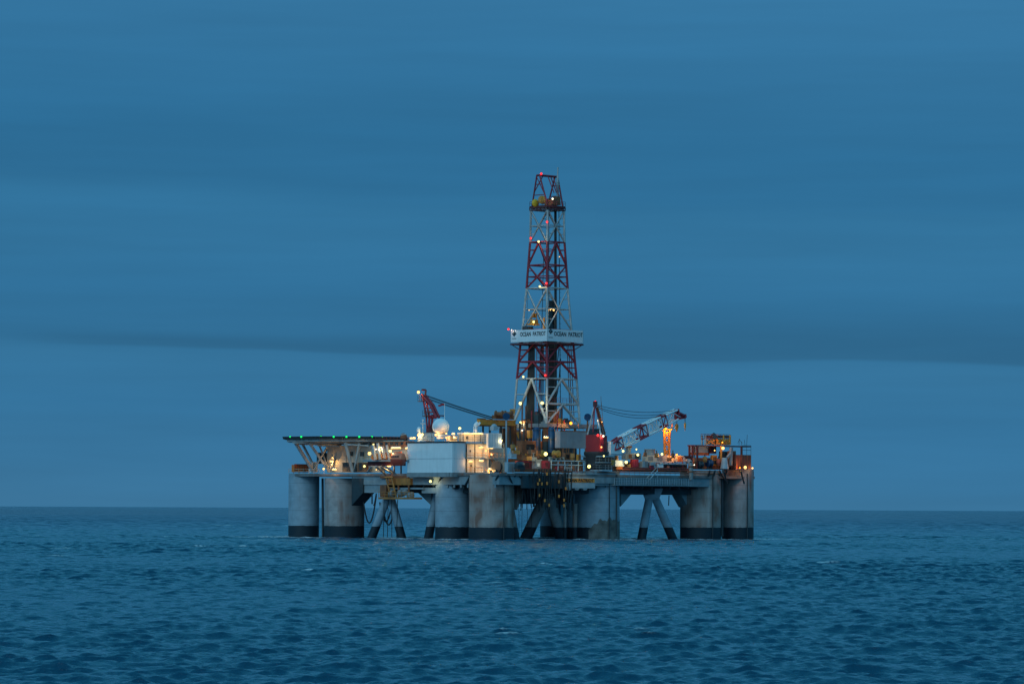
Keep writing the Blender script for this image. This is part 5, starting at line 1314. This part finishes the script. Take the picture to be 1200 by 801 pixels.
# rusty drums, reels and pipe heads standing between the houses
random.seed(9)
for px, y, hh, ww, m, lb in ((722, 536, 1.4, .5, 'ochre_paint', 'ochre drum beside the white boom foot'), (756, 529.5, .9, .4, 'rust_brown', 'rusty drum left of the round grey tank'), (769.5, 531, 1.0, .5, 'ochre_paint', 'ochre drum right of the round grey tank'), (788.5, 531.5, 1.1, .4, 'rust_brown', 'rusty drum just right of the lit boom rest'), (737, 545, 1.2, .45, 'ochre_paint', 'ochre drum left of the red square box'), (783, 546, 1.0, .4, 'rust_red', 'red-brown drum under the lit boom rest'), (814, 538, 1.3, .45, 'rust_brown', 'rusty drum under the left end of the flat roof'), (826, 536, 1.2, .5, 'ochre_paint', 'ochre drum below the white panelled house'), (842, 540, 1.5, .5, 'rust_red', 'red-brown drum left of the pale winch post'), (671, 534, 1.5, .5, 'ochre_paint', 'ochre drum below the left end of the wind wall'), (658, 545, 1.2, .45, 'rust_red', 'red-brown drum behind the tubular rail'), (621, 529, 1.4, .5, 'rust_brown', 'rusty drum at the foot of the sloping yellow braces'), (601, 523, 1.4, .5, 'ochre_paint', 'ochre drum right of the ribbed container')):
    Y = YR(px) + (2.2 if px < 700 else 1.6)
    t = thing('deck_drum', lb, 'drum', P(px, y + 4, Y), 'small drums standing on the deck')
    q = P(px, y + 5, Y); MB().lathe(q, [(ww, 0), (ww, hh * .32), (ww * 1.07, hh * .34), (ww * 1.07, hh * .38), (ww, hh * .4), (ww, hh), (ww * .9, hh * 1.03)], 16).build('shell', m, t)
    MB().tube(q + Z3 * hh, q + Z3 * (hh + .7), .13, n=6).build('filler_pipe', 'dark_steel', t)
# small clutter filling the deck edge: individually placed drums, valves and boxes
random.seed(5)
cl = [(612, 533, 'rust_brown'), (618, 534, 'yellow_paint'), (624, 535, 'grey_paint'), (629, 527, 'rust_brown'), (657, 540, 'rust_brown'), (668, 545, 'rust_brown'), (672, 540, 'dark_steel'), (655, 546, 'red_paint'), (664, 546.5, 'grey_paint'), (600, 531, 'pale_blue_paint'), (604, 527, 'yellow_paint')]
where = ['behind the red skid', 'above the red skid', 'beside the grey hopper', 'at the foot of the blue cylinders', 'beside the beige cabin', 'behind the tubular rail end', 'below the wind wall posts', 'at the foot of the tubular rail', 'in the middle of the tubular rail', 'on the right edge of the cream module', 'left of the drill floor brace']
cn = {'rust_brown': 'rusty brown', 'yellow_paint': 'yellow', 'grey_paint': 'grey', 'dark_steel': 'dark', 'red_paint': 'red', 'pale_blue_paint': 'pale blue'}
for (px, py, m), w in zip(cl, where):
    Y = YR(px) + 3.5
    t = thing('valve_skid', f'small {cn[m]} valve skid {w}', 'valve skid', P(px, py + 5, Y), 'small valve skids on deck')
    MB().cbox(P(px, py + 5, Y), 1.6, 1.2, .9).build('body', m, t)
    b = MB(); q = P(px, py + 5, Y) + Z3 * .9; b.tube(q - U * .4, q - U * .4 + Z3 * .6, .22, n=8); b.tube(q + U * .35, q + U * .35 + Z3 * .9, .14, n=8); b.lathe(q + U * .35 + Z3 * .85, [(.32, 0), (.32, .08)], 12); b.build('valve', m, t)

# ================================================================== lamps
def lamp(px, py, Y, glow, r, label, shape='ball', group='deck lamps', nm='deck_lamp', foot=None):
    c = P(px, py, Y); r *= 0.78
    t = thing(nm, label, 'lamp', c, group)
    if shape == 'ball':
        MB().lathe(c, [(r * math.cos(math.radians(a)), r * math.sin(math.radians(a))) for a in (-80, -45, 0, 45, 80)], 12).build('lens', glow, t)
        h = MB(); h.lathe(c + Z3 * (r * .95), [(r * .75, 0), (r * .6, r * .4), (r * .15, r * .55)], 10)
        h.tube(c + Vector((0, r * .6, r)), c + Vector((0, 1.3, r * 1.2)), .06, n=4); h.build('housing', 'dark_steel', t)
        watt = {'glow_red': 60, 'glow_green': 0, 'glow_orange': 2400, 'glow_warm': 560, 'glow_white': 500}.get(glow, 840) * r * (r + .15)
        off = [Vector((0, -r - .3, -.15))]
    else:                                   # strip lamp along the deck side it is fixed to (r is its half length in px)
        d = foot
        q0 = c - d * (r * M * R2); q1 = c + d * (r * M * R2); MB().tube(q0, q1, .13, n=8).build('lens', glow, t)
        MB().tube(q0 + Z3 * .2 + Vector((0, .1, 0)), q1 + Z3 * .2 + Vector((0, .1, 0)), .17, n=6).build('housing', 'white_paint', t)
        watt = 70 + 27 * r; off = [Vector((0, -.4, -.3))]
        if r > 5: off = [d * (r * M * .7) + off[0], d * (-r * M * .7) + off[0]]
    for o_ in off:
        if watt < 4: continue
        ld = bpy.data.lights.new('lamp_light', 'POINT'); ld.energy = watt / len(off); ld.color = GLOW[glow][2]; ld.shadow_soft_size = 0.0
        lo = bpy.data.objects.new('lamp_light', ld); COL.objects.link(lo); lo.parent = t; lo.location = o_
    return t


NV = -V
def fl(px, py, Y, label, r=.42, glow='glow_flood'): lamp(px, py, Y, glow, r, label, group='white and yellow floodlights', nm='floodlight')
def rd(px, py, Y, label, r=.3): lamp(px, py, Y, 'glow_red', r, label, group='red warning lights', nm='warning_light')
def tu(px, py, Y, half, d, label): lamp(px, py, Y, 'glow_tube', half, label, 'tube', 'strip lamps', 'strip_lamp', d)
def wl(px, py, Y, label, r=.28, glow='glow_warm'): lamp(px, py, Y, glow, r, label, group='warm deck lamps', nm='deck_lamp')


wl(490.3, 459.3, -27.5, 'warm lamp at the tip of the short red crane boom', .42)
wl(502.3, 472.5, -28.5, 'small warm lamp halfway up the short red crane boom', .18)
# derrick
rd(634.3, 203.6, -1.5, 'red warning light on top of the derrick crown frame'); rd(641, 260, -4.6, 'red warning light just below the derrick crown platform')
rd(621.8, 279, -.5, 'red warning light on the left derrick leg at the top red section'); rd(640.3, 331.8, -5.6, 'red warning light at the foot of the upper red section')
rd(595.8, 385.6, -.3, 'red warning light on the left corner of the name banner'); rd(639, 439.5, -7.6, 'red warning light at the foot of the lower red section')
wl(599.5, 386.3, -.8, 'tiny white lamp beside the banner corner', .13, 'glow_white'); wl(647.6, 233, -4.2, 'small white lamp on the derrick crown platform', .26, 'glow_white')
fl(631.2, 283, -3.5, 'white floodlight on the derrick where white meets upper red', .32); fl(632.6, 335.6, -4.2, 'white floodlight on the derrick at the foot of the upper red section', .3)
fl(648.8, 363.2, -4, 'warm double floodlight on the right of the upper white section', .27, 'glow_warm'); fl(645, 363, -4.4, 'small lamp beside the warm double floodlight', .16, 'glow_warm'); fl(620, 363.3, -2.6, 'tiny lamp on the left derrick leg above the monkey board', .13, 'glow_warm')
fl(625.4, 377, -3.4, 'bright floodlight lighting the yellow monkey board', .34); fl(655.5, 300.8, -2.5, 'tiny lamp on the right derrick leg in the upper red section', .14, 'glow_warm')
fl(613.2, 441.3, -4, 'yellow floodlight on the left derrick leg at the lower red section', .3); fl(609.8, 472.4, -4.5, 'bright floodlight on the left derrick leg halfway down the white base', .46)
fl(635.3, 472, -8.6, 'bright floodlight on the front derrick leg in the white base', .46); fl(610.3, 495.2, -5.5, 'bright floodlight at the left foot of the derrick', .46)
wl(669, 495.6, -9, 'orange lamp on top of the grey wind wall', .42, 'glow_orange'); wl(612, 504, -10, 'small white lamp on the drill floor left edge', .22, 'glow_white')
tu(639.8, 512.3, -18, 3, U, 'white strip lamp between the blue cylinders'); fl(639.5, 531.6, -40, 'brightest floodlight at deck level in front of the pumps', .56); fl(690.3, 546.2, -34.5, 'tilted bright floodlight under the red crane gallery', .5)
wl(587.8, 515.8, -34, 'pale green-white lamp on the brown post right of the ribbed container', .26, 'glow_flood')
# right part
rd(697.6, 470.8, -24, 'red warning light on the apex of the crane mast', .36); rd(700.7, 509.8, -28, 'red lamp on the red crane machinery house', .36)
fl(707, 510.7, -26.5, 'white lamp on the maroon crane cabin', .28, 'glow_white'); fl(704.8, 523.6, -27, 'small warm lamp low on the maroon crane cabin', .24, 'glow_warm'); fl(707.6, 534, -30, 'small white lamp on the crane gallery', .24, 'glow_flood')
wl(705.5, 494, -24, 'tiny orange lamp on the crane back stay', .13, 'glow_warm'); wl(700.5, 492.5, -26, 'tiny white lamp on the crane mast leg', .13, 'glow_white')
fl(730.2, 528.3, -20, 'yellow floodlight right of the white boom foot', .34); fl(747.5, 532.6, -18.4, 'tilted yellow floodlight on the grey housing', .38); fl(733.8, 541.2, -21.5, 'bright yellow floodlight between the white locker and the red box', .44); fl(745.8, 526.2, -14, 'small floodlight above the grey housing', .22)
fl(775.8, 531.8, -11, 'white floodlight at the foot of the lit boom rest', .34); wl(775.6, 502.4, -4.5, 'left orange lamp on the boom rest top', .26, 'glow_orange'); wl(780, 502.0, -4.5, 'middle orange lamp on the boom rest top', .34, 'glow_orange'); wl(786.6, 502.8, -4, 'right orange lamp on the boom rest top', .18, 'glow_orange')
wl(782, 506, -4.6, 'orange lamp inside the boom rest below its top plate', .2, 'glow_orange'); wl(793, 532.6, -3.6, 'orange lamp on the arched hatch house', .3, 'glow_orange')
wl(846.5, 518, 3.0, 'small orange lamp on the railed platform above the flat roof', .2, 'glow_orange'); fl(847.2, 524.8, -1.0, 'white floodlight under the flat roof at the right corner', .46, 'glow_warm'); wl(837.5, 527.5, 1.5, 'small yellow lamp above the yellow frame', .2, 'glow_warm'); fl(873.3, 547.3, 4.6, 'bright warm lamp at the foot of the red-brown wall', .46, 'glow_warm'); wl(867, 547.8, 4.2, 'warm glow lamp left of the bright wall lamp', .2, 'glow_orange'); wl(881.8, 548.2, 8, 'warm lamp on the outermost right corner', .26, 'glow_warm'); wl(813.6, 544.4, -6, 'small lamp at the left end of the right deck rail', .17, 'glow_white')
# left part: helideck and lifeboats
for k, (px, r) in enumerate(((340, .24), (353, .3), (376.2, .3), (391, .3), (406, .3), (421, .3), (435.8, .3), (448, .13))):
    w = ('first', 'second', 'third', 'fourth', 'fifth', 'sixth', 'seventh', 'eighth, faint')[k]
    lamp(px, 511.4, YH - math.sqrt(max(4, R * R - ((px - 406) * .2) ** 2)) * .95, 'glow_green', r, f'{w} green light from the left on the helideck edge', group='green helideck edge lights', nm='helideck_light')
wl(379.3, 549, -10, 'warm lamp at the foot of the left helideck legs', .32); tu(391.8, 549.8, -12, 3, NV, 'strip lamp low on deck left of the dark container'); tu(388.7, 540.4, -7, 2.4, NV, 'short strip lamp below the rusty machinery'); wl(389.6, 536.2, -6, 'small warm lamp on the rusty machinery', .24)
fl(427, 546, -19.5, 'yellow-green floodlight on the brown workshop container', .34); fl(433, 531, -27.5, 'bright warm floodlight left of the bright orange lifeboat', .5, 'glow_warm'); fl(437.7, 520.8, -22, 'yellow lamp under the helideck above the lifeboat', .28, 'glow_flood'); wl(440.6, 526, -25, 'small white lamp between the lifeboat davits', .2, 'glow_white')
tu(445.6, 524.6, -26, 2.6, NV, 'first strip lamp from the left above the lifeboats'); tu(464, 524.8, -28, 7, NV, 'long strip lamp above the lifeboats'); tu(476.6, 525, -31, 1.6, NV, 'short strip lamp above the lifeboats against the white block')
fl(457.4, 528.2, -30, 'bright floodlight over the red lifeboat bow', .42, 'glow_flood'); tu(455.8, 546, -26, 2.6, NV, 'warm strip lamp under the maroon platform belly'); fl(504.4, 563.6, -35.5, 'yellow floodlight under the white block by the near column', .38)
wl(441, 550, -18, 'dim warm lamp beneath the lifeboat platform struts', .16); wl(447, 552, -21, 'dim warm lamp under the platform in front of the sloping struts', .16)
# white block roof and module
tu(483.6, 513.4, -31.3, 3.8, NV, 'warm strip lamp at the left end of the white block roof'); fl(490.2, 509.6, -32.6, 'white floodlight left of the roof locker', .34, 'glow_warm'); fl(494.8, 508.8, -33.6, 'yellow floodlight on the roof locker', .36, 'glow_flood'); fl(510.8, 509.2, -36.8, 'bright floodlight below the radome on its left', .36, 'glow_warm')
wl(523, 507.8, -39.2, 'upper warm lamp right of the radome', .26); wl(523, 512.6, -39.2, 'lower warm lamp right of the radome', .26); tu(531.2, 508.2, -40.4, 1.9, NV, 'short strip lamp above the ventilation housing'); tu(532.8, 513, -40.0, 1.8, NV, 'short strip lamp on the ventilation housing side'); wl(518, 512.8, -38.2, 'tiny orange lamp on the roof between radome and housing', .15, 'glow_orange')
fl(538.8, 501.6, -38.8, 'yellow-green floodlight on a mast between radome and gantry', .4); tu(547.4, 508, -38.3, 3.6, U, 'first strip lamp from the left under the yellow gantry'); tu(560.2, 508, -35.8, 6.6, U, 'long strip lamp under the yellow gantry')
tu(564, 523.8, -36.2, 2.8, U, 'strip lamp over the upper doors of the cream module'); tu(551.5, 540.4, -38.7, 2.4, U, 'strip lamp on the white block face right of its corner'); tu(564, 539.8, -36.2, 2.8, U, 'strip lamp over the lower doors of the cream module'); tu(575.6, 524.8, -33.9, 2.2, U, 'strip lamp over the upper stair of the cream module'); wl(576, 532.2, -33.8, 'warm lamp halfway up the module stair', .28); tu(574.6, 549.6, -34.1, 2.8, U, 'strip lamp low beside the dark drum'); wl(569.5, 527.5, -35.1, 'small warm lamp beside the upper module door', .2)
make_sea()
SC.render.engine = 'CYCLES'
SC.cycles.use_denoising = True
SC.cycles.max_bounces = 6
SC.cycles.diffuse_bounces = 3
SC.cycles.glossy_bounces = 3
SC.cycles.transmission_bounces = 2
SC.cycles.sample_clamp_indirect = 3.0
SC.cycles.use_light_tree = True
SC.view_settings.view_transform = 'Standard'; SC.view_settings.look = 'None'
SC.view_settings.exposure = 0.0; SC.view_settings.gamma = 1.0
SC.render.resolution_x, SC.render.resolution_y = 1024, 683
